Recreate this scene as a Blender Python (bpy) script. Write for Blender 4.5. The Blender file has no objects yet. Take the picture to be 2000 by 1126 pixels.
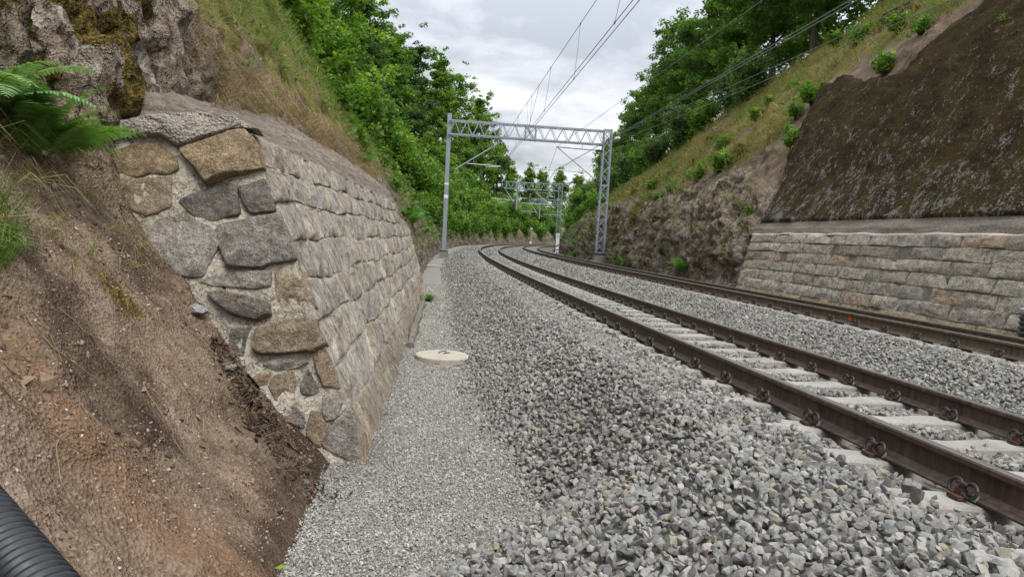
import bpy, bmesh, math, random
import numpy as np
from mathutils import Vector, Matrix
sc = bpy.context.scene
COL = sc.collection
rng = np.random.default_rng(7)
random.seed(7)

# ------------------------------------------------------------------ helpers
def lin(r, g, b):
    f = lambda c: (c/255/12.92) if c/255 <= .04045 else ((c/255+.055)/1.055)**2.4
    return (f(r), f(g), f(b))

def tag(o, label=None, cat=None, group=None, kind=None):
    if label: o['label'] = label
    if cat: o['category'] = cat
    if group: o['group'] = group
    if kind: o['kind'] = kind
    return o

def empty(name, loc, label, cat, group=None):
    o = bpy.data.objects.new(name, None); COL.objects.link(o)
    o.location = loc; o.empty_display_size = .2
    return tag(o, label, cat, group)

def mesh_data(name, V, faces, mats, col=None, mi=None, smooth=False):
    """faces: list of (n,3)/(n,4) int arrays"""
    if not isinstance(faces, (list, tuple)): faces = [faces]
    faces = [np.asarray(f, np.int64) for f in faces if len(f)]
    me = bpy.data.meshes.new(name)
    V = np.asarray(V, np.float32)
    me.vertices.add(len(V)); me.vertices.foreach_set('co', V.ravel())
    tot = np.concatenate([np.full(len(f), f.shape[1], np.int32) for f in faces])
    loops = np.concatenate([f.ravel() for f in faces]).astype(np.int32)
    me.loops.add(len(loops)); me.loops.foreach_set('vertex_index', loops)
    me.polygons.add(len(tot))
    st = np.concatenate([[0], np.cumsum(tot)[:-1]]).astype(np.int32)
    me.polygons.foreach_set('loop_start', st); me.polygons.foreach_set('loop_total', tot)
    me.polygons.foreach_set('use_smooth', np.full(len(tot), smooth, bool))
    if mi is not None: me.polygons.foreach_set('material_index', np.asarray(mi, np.int32))
    if col is not None:
        for nm, c in (col.items() if isinstance(col, dict) else (('Col', col),)):
            c = np.asarray(c, np.float32)
            if c.shape[1] == 3: c = np.concatenate([c, np.ones((len(c), 1), np.float32)], 1)
            a = me.color_attributes.new(nm, 'FLOAT_COLOR', 'POINT')
            a.data.foreach_set('color', c.ravel())
    for m in (mats if isinstance(mats, (list, tuple)) else [mats]): me.materials.append(m)
    me.update(calc_edges=True)
    return me

def obj(name, me, parent=None, loc=None):
    o = bpy.data.objects.new(name, me); COL.objects.link(o)
    if parent is not None:
        o.parent = parent
    if loc is not None: o.location = loc
    return o

class MB:
    """collects boxes, tubes, lathes into one mesh"""
    def __init__(s): s.V = []; s.F3 = []; s.F4 = []; s.n = 0; s.m3 = []; s.m4 = []
    def add(s, V, F, mi=0):
        V = np.asarray(V, float); F = np.asarray(F, int)
        s.V.append(V)
        if F.shape[1] == 3: s.F3.append(F+s.n); s.m3 += [mi]*len(F)
        else: s.F4.append(F+s.n); s.m4 += [mi]*len(F)
        s.n += len(V)
    def box(s, c, size, X=None, Y=None, Z=None, mi=0):
        X = np.array([1., 0, 0]) if X is None else X; Y = np.array([0, 1., 0]) if Y is None else Y
        Z = np.array([0, 0, 1.]) if Z is None else Z
        c = np.asarray(c, float); a, b, d = np.asarray(size)/2
        V = [c+X*a*i+Y*b*j+Z*d*k for k in (-1, 1) for j in (-1, 1) for i in (-1, 1)]
        s.add(V, [(0, 2, 3, 1), (4, 5, 7, 6), (0, 1, 5, 4), (2, 6, 7, 3), (0, 4, 6, 2), (1, 3, 7, 5)], mi)
    def bar(s, a, b, w, h, mi=0, upv=(0, 0, 1)):
        a = np.asarray(a, float); b = np.asarray(b, float); Y = b-a; L = np.linalg.norm(Y); Y /= L
        X = np.cross(Y, upv)
        if np.linalg.norm(X) < 1e-3: X = np.cross(Y, (1., 0, 0))
        X /= np.linalg.norm(X); Z = np.cross(X, Y)
        s.box((a+b)/2, (w, L, h), X, Y, Z, mi)
    def tube(s, P, r, k=8, mi=0, cap=True, closed=False):
        P = np.asarray(P, float); n = len(P)
        r = np.broadcast_to(np.asarray(r, float), (n,))
        T = np.roll(P, -1, 0)-np.roll(P, 1, 0) if closed else np.gradient(P, axis=0)
        T /= np.linalg.norm(T, axis=1)[:, None]+1e-12
        ref = np.array([0, 0, 1.]) if abs(T[0][2]) < .9 else np.array([1., 0, 0])
        U = np.cross(T[0], ref); U /= np.linalg.norm(U); R = []
        ang = np.linspace(0, 2*np.pi, k, endpoint=False)
        for i in range(n):
            U = U-T[i]*(U@T[i]); U /= np.linalg.norm(U)+1e-12; B = np.cross(T[i], U)
            R.append(P[i]+r[i]*(np.cos(ang)[:, None]*U+np.sin(ang)[:, None]*B))
        V = np.concatenate(R)
        F = []
        for i in range(n if closed else n-1):
            i2 = (i+1) % n
            for j in range(k):
                j2 = (j+1) % k; F.append((i*k+j, i*k+j2, i2*k+j2, i2*k+j))
        s.add(V, F, mi)
        if cap and not closed:
            for i in (0, n-1):
                c = np.vstack([R[i], P[i][None]])
                T3 = [(j, (j+1) % k, k) if i else ((j+1) % k, j, k) for j in range(k)]
                s.add(c, T3, mi)
    def lathe(s, c, prof, k=32, mi=0, axis=None):
        c = np.asarray(c, float); ang = np.linspace(0, 2*np.pi, k, endpoint=False)
        X, Y, Z = (np.eye(3) if axis is None else axis)
        V = np.concatenate([c+r*(np.cos(ang)[:, None]*X+np.sin(ang)[:, None]*Y)+z*Z for r, z in prof])
        F = [(i*k+j, i*k+(j+1) % k, (i+1)*k+(j+1) % k, (i+1)*k+j) for i in range(len(prof)-1) for j in range(k)]
        s.add(V, F, mi)
    def data(s, name, mats, smooth=False, col=None):
        V = np.concatenate(s.V)
        faces = []; mi = []
        if s.F3: faces.append(np.concatenate(s.F3)); mi += s.m3
        if s.F4: faces.append(np.concatenate(s.F4)); mi += s.m4
        return mesh_data(name, V, faces, mats, mi=mi, smooth=smooth, col=col)
    def build(s, name, mats, parent=None, smooth=False, loc=None):
        if loc is not None:
            s.V = [v-np.asarray(loc) for v in s.V]
        return obj(name, s.data(name, mats, smooth), parent, None if parent is not None else loc)

# numpy value noise ---------------------------------------------------------
def _h(ix, iy, iz, seed):
    h = (ix*374761393+iy*668265263+iz*2147483647+seed*1274126177) & 0xffffffff
    h = ((h ^ (h >> 13))*1274126177) & 0xffffffff
    h = ((h ^ (h >> 16))*2246822519) & 0xffffffff
    h = h ^ (h >> 15)
    return (h & 0xffffff)/float(0xffffff)
def vnoise(P, seed=0):
    P = np.asarray(P, float); I = np.floor(P).astype(np.int64); f = P-I; f = f*f*f*(f*(f*6-15)+10)
    out = 0
    for dx in (0, 1):
        wx = f[:, 0] if dx else 1-f[:, 0]
        for dy in (0, 1):
            wy = f[:, 1] if dy else 1-f[:, 1]
            for dz in (0, 1):
                wz = f[:, 2] if dz else 1-f[:, 2]
                out = out+wx*wy*wz*_h(I[:, 0]+dx, I[:, 1]+dy, I[:, 2]+dz, seed)
    return out*2-1
def fbm(P, sc_=1., oct=4, seed=0, gain=.5):
    P = np.asarray(P, float)*sc_; a = 1.; o = 0; t = 0
    for i in range(oct):
        o = o+a*vnoise(P+i*17.3, seed+i); t += a; a *= gain; P = P*2.03
    return o/t
def ridged(P, sc_=1., oct=4, seed=0):
    P = np.asarray(P, float)*sc_; a = 1.; o = 0; t = 0
    for i in range(oct):
        o = o+a*(1-2*np.abs(vnoise(P+i*11.7, seed+i))); t += a; a *= .5; P = P*2.1
    return o/t
def cells(P, sc_=1., seed=0):
    """worley: returns id-random, F1, F2"""
    P = np.asarray(P, float)*sc_; I = np.floor(P).astype(np.int64)
    f1 = np.full(len(P), 9.); f2 = f1.copy(); idr = np.zeros(len(P))
    for dx in (-1, 0, 1):
        for dy in (-1, 0, 1):
            for dz in (-1, 0, 1):
                J = I+np.array([dx, dy, dz])
                q = np.stack([J[:, 0]+_h(J[:, 0], J[:, 1], J[:, 2], seed+1), J[:, 1]+_h(J[:, 0], J[:, 1], J[:, 2], seed+2), J[:, 2]+_h(J[:, 0], J[:, 1], J[:, 2], seed+3)], 1)
                d = np.linalg.norm(P-q, axis=1); r = _h(J[:, 0], J[:, 1], J[:, 2], seed+4)
                m = d < f1
                f2 = np.where(m, f1, np.minimum(f2, d)); idr = np.where(m, r, idr); f1 = np.where(m, d, f1)
    return idr, f1, f2
def sstep(a, b, x):
    t = np.clip((x-a)/(b-a), 0, 1); return t*t*(3-2*t)

# ------------------------------------------------------------------ track frame
_s = np.linspace(-40, 320, 7201)
_k = .00132715+3.563615e-05*np.clip(_s, -40, 60)
_i0 = np.argmin(abs(_s))
_th = np.concatenate([[0], np.cumsum((_k[1:]+_k[:-1])/2*np.diff(_s))]); _th = _th-_th[_i0]-.1448923
_X = np.concatenate([[0], np.cumsum(np.sin(_th[:-1]))*.05]); _X = _X-_X[_i0]+2.940231
_Y = np.concatenate([[0], np.cumsum(np.cos(_th[:-1]))*.05]); _Y = _Y-_Y[_i0]+3.118223
CANT = .1040479/1.5
def W(s, d, z=0.):
    s, d, z = np.broadcast_arrays(np.asarray(s, float), np.asarray(d, float), np.asarray(z, float))
    t = np.interp(s, _s, _th)
    return np.stack([np.interp(s, _s, _X)+d*np.cos(t), np.interp(s, _s, _Y)-d*np.sin(t), z], -1)
def TH(s): return np.interp(s, _s, _th)
T2D, T2Z = 3.70, .10

# ------------------------------------------------------------------ materials
class Nt:
    def __init__(self, name):
        self.m = bpy.data.materials.new(name); self.m.use_nodes = True
        self.t = self.m.node_tree; self.t.nodes.clear()
        self.out = self.t.nodes.new('ShaderNodeOutputMaterial')
    def __call__(self, typ, ins=None, **props):
        n = self.t.nodes.new('ShaderNode'+typ)
        for k, v in props.items(): setattr(n, k, v)
        for k, v in (ins or {}).items():
            s = n.inputs[k]
            if isinstance(v, bpy.types.NodeSocket): self.t.links.new(v, s)
            else:
                if s.type == 'RGBA' and len(v) == 3: v = (*v, 1)
                s.default_value = v
        return n
    def coord(self): return self('TexCoord').outputs['Object']
    def pos(self): return self('NewGeometry').outputs['Position']
    def noise(self, scale, detail=4, rough=.55, vec=None, dist=0.):
        return self('TexNoise', {'Vector': vec if vec is not None else self.pos(), 'Scale': scale, 'Detail': detail, 'Roughness': rough, 'Distortion': dist}).outputs['Fac']
    def vor(self, scale, vec=None, out='Distance', feature='F1'):
        return self('TexVoronoi', {'Vector': vec if vec is not None else self.pos(), 'Scale': scale}, feature=feature).outputs[out]
    def ramp(self, fac, stops, interp='LINEAR'):
        n = self('ValToRGB', {'Fac': fac}); cr = n.color_ramp; cr.interpolation = interp
        while len(cr.elements) < len(stops): cr.elements.new(.5)
        for e, (p, c) in zip(cr.elements, stops):
            e.position = p; c = c if not isinstance(c, (int, float)) else (c, c, c); e.color = (*c[:3], 1)
        return n.outputs['Color']
    def mix(self, fac, a, b, mode='MIX'):
        n = self('Mix', data_type='RGBA', blend_type=mode)
        for k, v in ((0, fac), (6, a), (7, b)):
            s = n.inputs[k]
            if isinstance(v, bpy.types.NodeSocket): self.t.links.new(v, s)
            else: s.default_value = v if k == 0 else (*v[:3], 1)
        return n.outputs[2]
    def math(self, op, a, b=0., c=0., clamp=False):
        n = self('Math', operation=op, use_clamp=clamp)
        for i, v in enumerate((a, b, c)):
            if isinstance(v, bpy.types.NodeSocket): self.t.links.new(v, n.inputs[i])
            else: n.inputs[i].default_value = v
        return n.outputs[0]
    def attr(self, name='Col'): return self('Attribute', attribute_name=name)
    def bump(self, h, strength=.5, dist=.02, normal=None):
        i = {'Height': h, 'Strength': strength, 'Distance': dist}
        if normal is not None: i['Normal'] = normal
        return self('Bump', i).outputs['Normal']
    def done(self, color, rough=.9, normal=None, metal=0., spec=.3, extra=None):
        i = {'Base Color': color, 'Roughness': rough, 'Metallic': metal, 'Specular IOR Level': spec}
        if normal is not None: i['Normal'] = normal
        if extra: i.update(extra)
        b = self('BsdfPrincipled', i)
        self.t.links.new(b.outputs[0], self.out.inputs[0]); return self.m

def mat_plain(name, c, rough=.6, metal=0., spec=.4, var=.15, scale=20, bump=0.):
    n = Nt(name); f = n.noise(scale, 5)
    col = n.mix(f, tuple(x*(1-var) for x in c), tuple(min(1, x*(1+var)) for x in c))
    return n.done(col, rough, n.bump(f, bump, .01) if bump else None, metal, spec)

def mat_stonebed(name, scale, tones, bumpd):
    n = Nt(name)
    c = n.vor(scale, out='Color'); d = n.vor(scale)
    sep = n('SeparateColor', {'Color': c}).outputs[0]
    col = n.ramp(sep, [(i/(len(tones)-1), t) for i, t in enumerate(tones)])
    col = n.mix(n.math('MULTIPLY', n.noise(scale*2, 3), .5), col, (.10, .098, .09))
    col = n.mix(n.ramp(n.noise(.8, 3), [(.4, 0.), (.7, .35)]), col, (.22, .2, .17))
    h = n.math('SUBTRACT', n.math('MULTIPLY', sep, .6), d)
    return n.done(col, .95, n.bump(h, 1., bumpd), spec=.1)

M = {}
M['ballast_bed'] = mat_stonebed('ballast_bed', 21, [(.12, .118, .11), (.2, .198, .19), (.27, .265, .25), (.17, .17, .17), (.31, .3, .275)], .04)
M['path'] = mat_stonebed('path_gravel', 62, [(.2, .195, .175), (.3, .29, .265), (.37, .36, .33), (.26, .25, .23), (.43, .415, .38)], .012)

n = Nt('crushed_stone'); a = n.attr('Col').outputs['Color']
f = n.noise(60, 4); g = n.noise(260, 2)
col = n.mix(1., a, n.ramp(f, [(.25, .7), (.75, 1.2)]), 'MULTIPLY'); col = n.mix(1., col, n.ramp(g, [(.3, .82), (.7, 1.12)]), 'MULTIPLY')
M['stone'] = n.done(col, .9, n.bump(f, .5, .006), spec=.2)

# hillside: Mask = grass, moss, rock, rust
n = Nt('hillside'); at = n.attr('Mask'); sp = n('SeparateColor', {'Color': at.outputs['Color']}).outputs
al = at.outputs['Alpha']
nA = n.noise(.55, 6, .6); nB = n.noise(3.2, 6, .6); nC = n.noise(16, 5, .6); pe = n.vor(55); pc = n('SeparateColor', {'Color': n.vor(55, out='Color')}).outputs[0]
st = n('Mapping', {'Vector': n.pos(), 'Scale': (1., 1., .35)}).outputs[0]
nS = n.noise(5, 6, .65, st)
nD = n.noise(1.7, 7, .68)
soil = n.ramp(nB, [(.28, (.078, .050, .031)), (.42, (.145, .099, .066)), (.56, (.225, .163, .113)), (.72, (.335, .262, .195))])
soil = n.mix(n.ramp(nD, [(.42, 0.), (.62, .5)]), soil, n.ramp(nC, [(.35, (.055, .036, .023)), (.6, (.13, .088, .06)), (.75, (.22, .165, .12))]))
soil = n.mix(n.ramp(n.noise(4.6, 5, .6), [(.56, 0.), (.66, .7)]), soil, n.ramp(nC, [(.35, (.19, .145, .11)), (.7, (.40, .34, .275))]))
soil = n.mix(n.math('MULTIPLY', pc, .42), soil, n.mix(pc, (.07, .048, .033), (.43, .355, .275)))
soil = n.mix(n.math('MULTIPLY', n.ramp(nC, [(.35, 0.), (.7, 1.)]), .25), soil, (.34, .27, .215))
soil = n.mix(n.math('MULTIPLY', al, n.ramp(nB, [(.3, .25), (.7, 1.)])), soil, (.20, .105, .052))
m2 = n.attr('Humus').outputs['Fac']
soil = n.mix(n.math('MULTIPLY', m2, n.ramp(nC, [(.25, .55), (.6, 1.)])), soil, n.ramp(n.noise(60, 4, .7), [(.35, (.022, .015, .010)), (.55, (.05, .034, .024)), (.75, (.12, .085, .06))]))
rock = n.ramp(nS, [(.25, (.045, .036, .027)), (.36, (.135, .110, .083)), (.48, (.235, .192, .148)), (.60, (.34, .295, .24)), (.78, (.50, .47, .42))])
rock = n.mix(n.ramp(nB, [(.46, 0.), (.7, .8)]), rock, (.15, .088, .045)); rock = n.mix(n.ramp(nA, [(.45, 0.), (.65, .6)]), rock, n.ramp(nC, [(.35, (.065, .047, .025)), (.65, (.21, .15, .08))]))
rock = n.mix(n.ramp(nC, [(.5, 0.), (.7, .5)]), rock, (.3, .285, .26))
gr = n.ramp(nC, [(.3, (.11, .085, .035)), (.55, (.18, .155, .05)), (.75, (.25, .20, .09))])
gr = n.mix(n.ramp(nA, [(.4, 0.), (.65, .8)]), gr, (.07, .095, .022))
moss = n.ramp(nC, [(.3, (.03, .024, .010)), (.48, (.075, .055, .018)), (.62, (.17, .12, .03)), (.78, (.27, .19, .05))])
def pert(v, w=.55): return n.math('ADD', n.math('MULTIPLY', n.math('SUBTRACT', nB, .5), w), v)
edge = lambda v: n.ramp(pert(v, .9), [(.36, 0.), (.64, 1.)])
soil = n.mix(1., soil, (.86, .83, .80), 'MULTIPLY')
c = n.mix(edge(sp[2]), soil, rock); c = n.mix(edge(sp[1]), c, moss); c = n.mix(edge(sp[0]), c, gr)
hh = n.math('ADD', n.math('ADD', n.math('MULTIPLY', nC, .5), nS), n.math('MULTIPLY', pe, .25))
dst = n('VectorMath', {0: n.pos(), 1: n('Combine XYZ'.replace(' ', ''), {0: n.math('MULTIPLY', nB, .5), 1: n.math('MULTIPLY', nA, .6), 2: n.math('MULTIPLY', nD, .5)}).outputs[0]}, operation='ADD').outputs[0]
ck = n.vor(2.3, n('Mapping', {'Vector': dst, 'Rotation': (.5, .3, .2), 'Scale': (1., 1., .55)}).outputs[0], 'Distance', 'DISTANCE_TO_EDGE')
ck2 = n.vor(6.5, dst, 'Distance', 'DISTANCE_TO_EDGE')
crk = n.math('MULTIPLY', n.math('ADD', n.ramp(ck, [(0., 0.), (.06, 1.)]), n.math('MULTIPLY', n.ramp(ck2, [(0., 0.), (.09, 1.)]), .5)), sp[2])
bmp = n.bump(n.math('ADD', crk, n.math('MULTIPLY', n('SeparateColor', {'Color': n.vor(2.3, n('Mapping', {'Vector': dst, 'Rotation': (.5, .3, .2), 'Scale': (1., 1., .55)}).outputs[0], 'Color')}).outputs[0], n.math('MULTIPLY', sp[2], .8))), .8, .12)
M['hillside'] = n.done(c, .95, n.bump(hh, .9, .06, bmp), spec=.1)

# masonry stone (per stone colour)
def masonry(name, streak=1.):
    n = Nt(name); a = n.attr('Col').outputs['Color']
    v = n('Mapping', {'Vector': n.pos(), 'Rotation': (0, 0, 0), 'Scale': (1., 1., streak)}).outputs[0]
    f = n.noise(9, 7, .68, v, .4); g = n.noise(75, 4, .7); k = n.noise(26, 5, .68, v)
    col = n.mix(1., a, n.ramp(f, [(.25, .42), (.5, .95), (.75, 1.5)]), 'MULTIPLY')
    col = n.mix(1., col, n.ramp(k, [(.3, .58), (.7, 1.32)]), 'MULTIPLY')
    col = n.mix(n.ramp(n.noise(5, 4), [(.52, 0.), (.7, .42)]), col, (.26, .17, .085))
    col = n.mix(1., col, n.ramp(g, [(.3, .5), (.7, 1.5)]), 'MULTIPLY')
    col = n.mix(n.ramp(n.noise(2.6, 5, .65), [(.55, 0.), (.75, .45)]), col, (.09, .078, .062))
    h = n.math('ADD', f, n.math('ADD', n.math('MULTIPLY', k, .7), n.math('MULTIPLY', g, .4)))
    return n.done(col, .9, n.bump(h, 1., .05), spec=.2)
M['masonry'] = masonry('rough_masonry'); M['masonry_streak'] = masonry('dressed_masonry', .45)

def mortar(name, c1, c2):
    n = Nt(name); f = n.noise(7, 6, .62); g = n.noise(45, 4); 
    col = n.mix(n.ramp(f, [(.3, 0.), (.7, 1.)]), c1, c2)
    col = n.mix(1., col, n.ramp(g, [(.3, .8), (.7, 1.12)]), 'MULTIPLY')
    k = n.vor(5.5, n('Mapping', {'Vector': n('VectorMath', {0: n.pos(), 1: n('CombineXYZ', {0: n.noise(4., 4), 1: n.noise(5., 4), 2: n.noise(6., 4)}).outputs[0]}, operation='ADD').outputs[0]}).outputs[0], 'Distance', 'DISTANCE_TO_EDGE')
    h = n.math('ADD', n.math('ADD', f, n.math('MULTIPLY', g, .5)), n.math('MULTIPLY', n.ramp(k, [(0., 0.), (.035, 1.)]), .5))
    return n.done(col, .95, n.bump(h, .9, .035), spec=.1)
M['mortar'] = mortar('mortar', (.29, .255, .20), (.50, .455, .375))
M['mortar_grey'] = mortar('mortar_weathered', (.13, .115, .09), (.27, .245, .20))
M['capping'] = mortar('pale_capping', (.38, .35, .30), (.56, .53, .47))

# sprayed concrete
n = Nt('sprayed_concrete'); f = n.noise(6, 6, .6); v = n.vor(34); g = n.noise(38, 5, .7)
fs_ = n.noise(7, 5, .6, n('Mapping', {'Vector': n.pos(), 'Scale': (.35, .35, 2.6)}).outputs[0], .5)
col = n.ramp(fs_, [(.3, (.13, .10, .078)), (.5, (.255, .21, .168)), (.72, (.38, .33, .28))])
col = n.mix(n.ramp(g, [(.52, 0.), (.66, .7)]), col, (.06, .05, .042))
M['shotcrete'] = n.done(col, .95, n.bump(n.math('ADD', g, f), 1., .05), spec=.1)

n = Nt('speckled_concrete'); v = n.vor(42); g = n.noise(55, 4, .7); f = n.noise(5, 4)
col = n.mix(n.ramp(g, [(.52, 0.), (.62, .8)]), n.ramp(f, [(.3, (.32, .28, .235)), (.7, (.46, .41, .35))]), (.075, .062, .055))
M['speckle'] = n.done(col, .95, n.bump(n.math('ADD', g, v), 1., .03), spec=.1)
n = Nt('grey_spray'); g = n.noise(34, 5, .7); f = n.noise(3, 5, .6, n('Mapping', {'Vector': n.pos(), 'Scale': (.5, .5, 2.5)}).outputs[0])
col = n.mix(n.ramp(g, [(.46, 0.), (.62, .8)]), n.ramp(f, [(.3, (.15, .125, .10)), (.7, (.29, .25, .205))]), (.055, .047, .039))
M['grey_spray'] = n.done(col, .95, n.bump(g, 1., .04), spec=.1)
# mossy facing on the right: dark brown moss, pale lichen flecks in slanting streaks
n = Nt('mossy_facing'); 
mp = n('Mapping', {'Vector': n.pos(), 'Rotation': (.2, .6, .5), 'Scale': (1., 1., .7)}).outputs[0]
a1 = n.noise(1.1, 5, .6); b1 = n.noise(7.5, 7, .72, mp); c1 = n.noise(28, 5, .7); d1 = n.noise(2.4, 6, .65, mp)
mo = n.ramp(c1, [(.28, (.008, .006, .003)), (.48, (.025, .018, .008)), (.64, (.050, .036, .014)), (.8, (.11, .08, .03))])
mo = n.mix(n.ramp(a1, [(.42, 0.), (.62, .75)]), mo, n.ramp(c1, [(.3, (.018, .014, .006)), (.7, (.095, .065, .02))]))
hgt = n.math('ADD', n.math('MULTIPLY', n('SeparateXYZ', {'Vector': n.pos()}).outputs[2], -.016), .085)
lk = n.math('ADD', n.math('ADD', n.math('MULTIPLY', b1, .62), n.math('MULTIPLY', d1, .38)), hgt)
lk = n.math('ADD', lk, n.math('MULTIPLY', n.math('SUBTRACT', c1, .5), .35)); lk = n.ramp(lk, [(.556, 0.), (.635, .88)])
col = n.mix(lk, mo, n.ramp(c1, [(.3, (.08, .068, .055)), (.55, (.19, .172, .148)), (.75, (.33, .31, .28))]))
M['moss_face'] = n.done(col, .95, n.bump(n.math('ADD', n.math('MULTIPLY', c1, .7), b1), 1., .06), spec=.08)

# rails etc
n = Nt('rail_steel'); f = n.noise(14, 5); s = n('Mapping', {'Vector': n.pos(), 'Scale': (1., 1., .15)}).outputs[0]; k = n.noise(24, 4, .6, s)
col = n.ramp(k, [(.3, (.036, .023, .017)), (.5, (.070, .043, .031)), (.75, (.13, .085, .06))])
M['rail'] = n.done(col, .62, n.bump(f, .2, .003), spec=.4)
n = Nt('dusty_rail_steel'); k = n.noise(24, 4, .6, n('Mapping', {'Vector': n.pos(), 'Scale': (1., 1., .15)}).outputs[0])
col = n.ramp(k, [(.3, (.06, .045, .03)), (.5, (.105, .08, .053)), (.75, (.18, .135, .09))])
M['rail_dusty'] = n.done(col, .7, n.bump(k, .2, .003), spec=.3)
M['rail_top'] = mat_plain('worn_rail_head', (.30, .275, .26), .34, .7, .5, .2, 30)
n = Nt('sleeper_concrete'); f = n.noise(4, 6, .6); g = n.noise(60, 4, .6); w = n.noise(11, 5, .7)
col = n.ramp(f, [(.3, (.22, .205, .18)), (.7, (.36, .34, .305))]); col = n.mix(1., col, n.ramp(g, [(.3, .78), (.7, 1.1)]), 'MULTIPLY')
col = n.mix(n.ramp(w, [(.62, 0.), (.72, .7)]), col, (.16, .11, .08))
M['sleeper'] = n.done(col, .9, n.bump(g, .4, .006), spec=.2)
M['clip'] = mat_plain('clip_steel', (.035, .03, .028), .5, .3, .5, .35, 80)
n = Nt('rusty_shoulder'); f = n.noise(90, 5, .7)
M['rust'] = n.done(n.ramp(f, [(.3, (.03, .021, .018)), (.55, (.085, .042, .028)), (.75, (.15, .085, .05))]), .85, n.bump(f, .5, .004), spec=.2)
M['pad'] = mat_plain('insulator_nylon', (.34, .32, .28), .6, 0, .3, .3, 50)
M['galv'] = mat_plain('galvanised_steel', (.30, .335, .38), .5, .35, .5, .22, 9)
M['galv_pale'] = mat_plain('galvanised_tube', (.38, .41, .43), .45, .4, .5, .15, 9)
M['dark_steel'] = mat_plain('dark_steel', (.03, .032, .035), .6, .2)
M['wire'] = mat_plain('wire', (.16, .165, .17), .6, .3)
M['insul'] = mat_plain('insulator', (.10, .075, .065), .35)
M['concrete'] = mat_plain('concrete', (.40, .375, .32), .9, 0, .2, .2, 14, .4)
M['old_concrete'] = mat_plain('old_concrete', (.22, .20, .175), .95, 0, .2, .4, 7, .5)
n = Nt('lid_concrete'); f = n.noise(7, 6, .62); g = n.noise(40, 4, .6)
col = n.mix(n.ramp(f, [(.42, 0.), (.68, .6)]), (.40, .365, .30), (.27, .245, .20)); col = n.mix(1., col, n.ramp(g, [(.3, .85), (.7, 1.08)]), 'MULTIPLY')
M['lid'] = n.done(col, .92, n.bump(g, .25, .006), spec=.2)
M['white'] = mat_plain('white_paint', (.72, .73, .72), .5, 0, .4, .08, 6)
M['black'] = mat_plain('black_paint', (.012, .012, .013), .5)
M['orange'] = mat_plain('orange_paint', (.55, .09, .02), .7, 0, .2, .3, 40)
n = Nt('black_plastic_pipe'); f = n.noise(18, 5, .6)
M['pipe'] = n.done(n.ramp(f, [(.35, (.007, .008, .010)), (.7, (.02, .023, .027))]), n.ramp(f, [(.3, .38), (.7, .62)]), spec=.5)
M['bark'] = mat_plain('bark', (.075, .06, .047), .95, 0, .1, .45, 9, .6)

def leafmat(name, trans=.42):
    n = Nt(name); a = n.attr('Col').outputs['Color']
    b = n('BsdfPrincipled', {'Base Color': a, 'Roughness': .55, 'Specular IOR Level': .3})
    t = n('BsdfTranslucent', {'Color': n.mix(1., a, (1.25, 1.35, .6), 'MULTIPLY')})
    m = n('MixShader', {0: trans, 1: b.outputs[0], 2: t.outputs[0]})
    n.t.links.new(m.outputs[0], n.out.inputs[0]); return n.m
M['leaf'] = leafmat('leaf'); M['blade'] = leafmat('grass_blade', .3); M['fern'] = leafmat('fern_leaf', .3)
n = Nt('twig'); M['twig'] = n.done(n.attr('Col').outputs['Color'], .9, spec=.1)
# ------------------------------------------------------------------ camera, light, sky
cam = bpy.data.cameras.new('camera'); co = bpy.data.objects.new('camera', cam); COL.objects.link(co)
cam.sensor_width = 36; cam.lens = 36*1314.045/2000; cam.clip_end = 6000; cam.clip_start = .05
r2 = Vector((.9982449, .00440041, .0590573)); u2 = Vector((-.05922101, .07417449, .99548532)); fw = Vector((0, .99723557, -.0743049))
co.matrix_world = Matrix(((r2.x, u2.x, -fw.x, 0), (r2.y, u2.y, -fw.y, 0), (r2.z, u2.z, -fw.z, 1.122663), (0, 0, 0, 1)))
sc.camera = co
CAMP = np.array([0, 0, 1.122663])

SUN_EL, SUN_AZ = math.radians(58), math.radians(150)     # azimuth clockwise from +Y
w = bpy.data.worlds.new('World'); sc.world = w; w.use_nodes = True
t = w.node_tree; t.nodes.clear()
def wn(typ, **p):
    q = t.nodes.new('ShaderNode'+typ)
    for k, v in p.items(): setattr(q, k, v)
    return q
sky = wn('TexSky', sky_type='NISHITA', sun_disc=False, sun_elevation=SUN_EL, sun_rotation=SUN_AZ)
tc = wn('TexCoord'); sx = wn('SeparateXYZ'); t.links.new(tc.outputs['Generated'], sx.inputs[0])
def wm(op, a, b=0., clamp=False):
    q = wn('Math', operation=op, use_clamp=clamp)
    for i, v in enumerate((a, b)):
        if isinstance(v, bpy.types.NodeSocket): t.links.new(v, q.inputs[i])
        else: q.inputs[i].default_value = v
    return q.outputs[0]
zz = wm('ADD', wm('MAXIMUM', sx.outputs[2], 0.), .16)
cx = wn('CombineXYZ'); t.links.new(wm('DIVIDE', sx.outputs[0], zz), cx.inputs[0]); t.links.new(wm('DIVIDE', sx.outputs[1], zz), cx.inputs[1])
def wnoise(scale, detail, rough, off, dist=0.):
    mp = wn('Mapping'); t.links.new(cx.outputs[0], mp.inputs[0]); mp.inputs['Location'].default_value = off
    q = wn('TexNoise'); t.links.new(mp.outputs[0], q.inputs['Vector']); q.inputs['Scale'].default_value = scale
    q.inputs['Detail'].default_value = detail; q.inputs['Roughness'].default_value = rough; q.inputs['Distortion'].default_value = dist
    return q.outputs['Fac']
def wramp(f, stops):
    q = wn('ValToRGB'); t.links.new(f, q.inputs[0]); e = q.color_ramp.elements
    while len(e) < len(stops): e.new(.5)
    for k, (p, c) in zip(e, stops): k.position = p; k.color = (*c, 1)
    return q.outputs[0]
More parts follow.
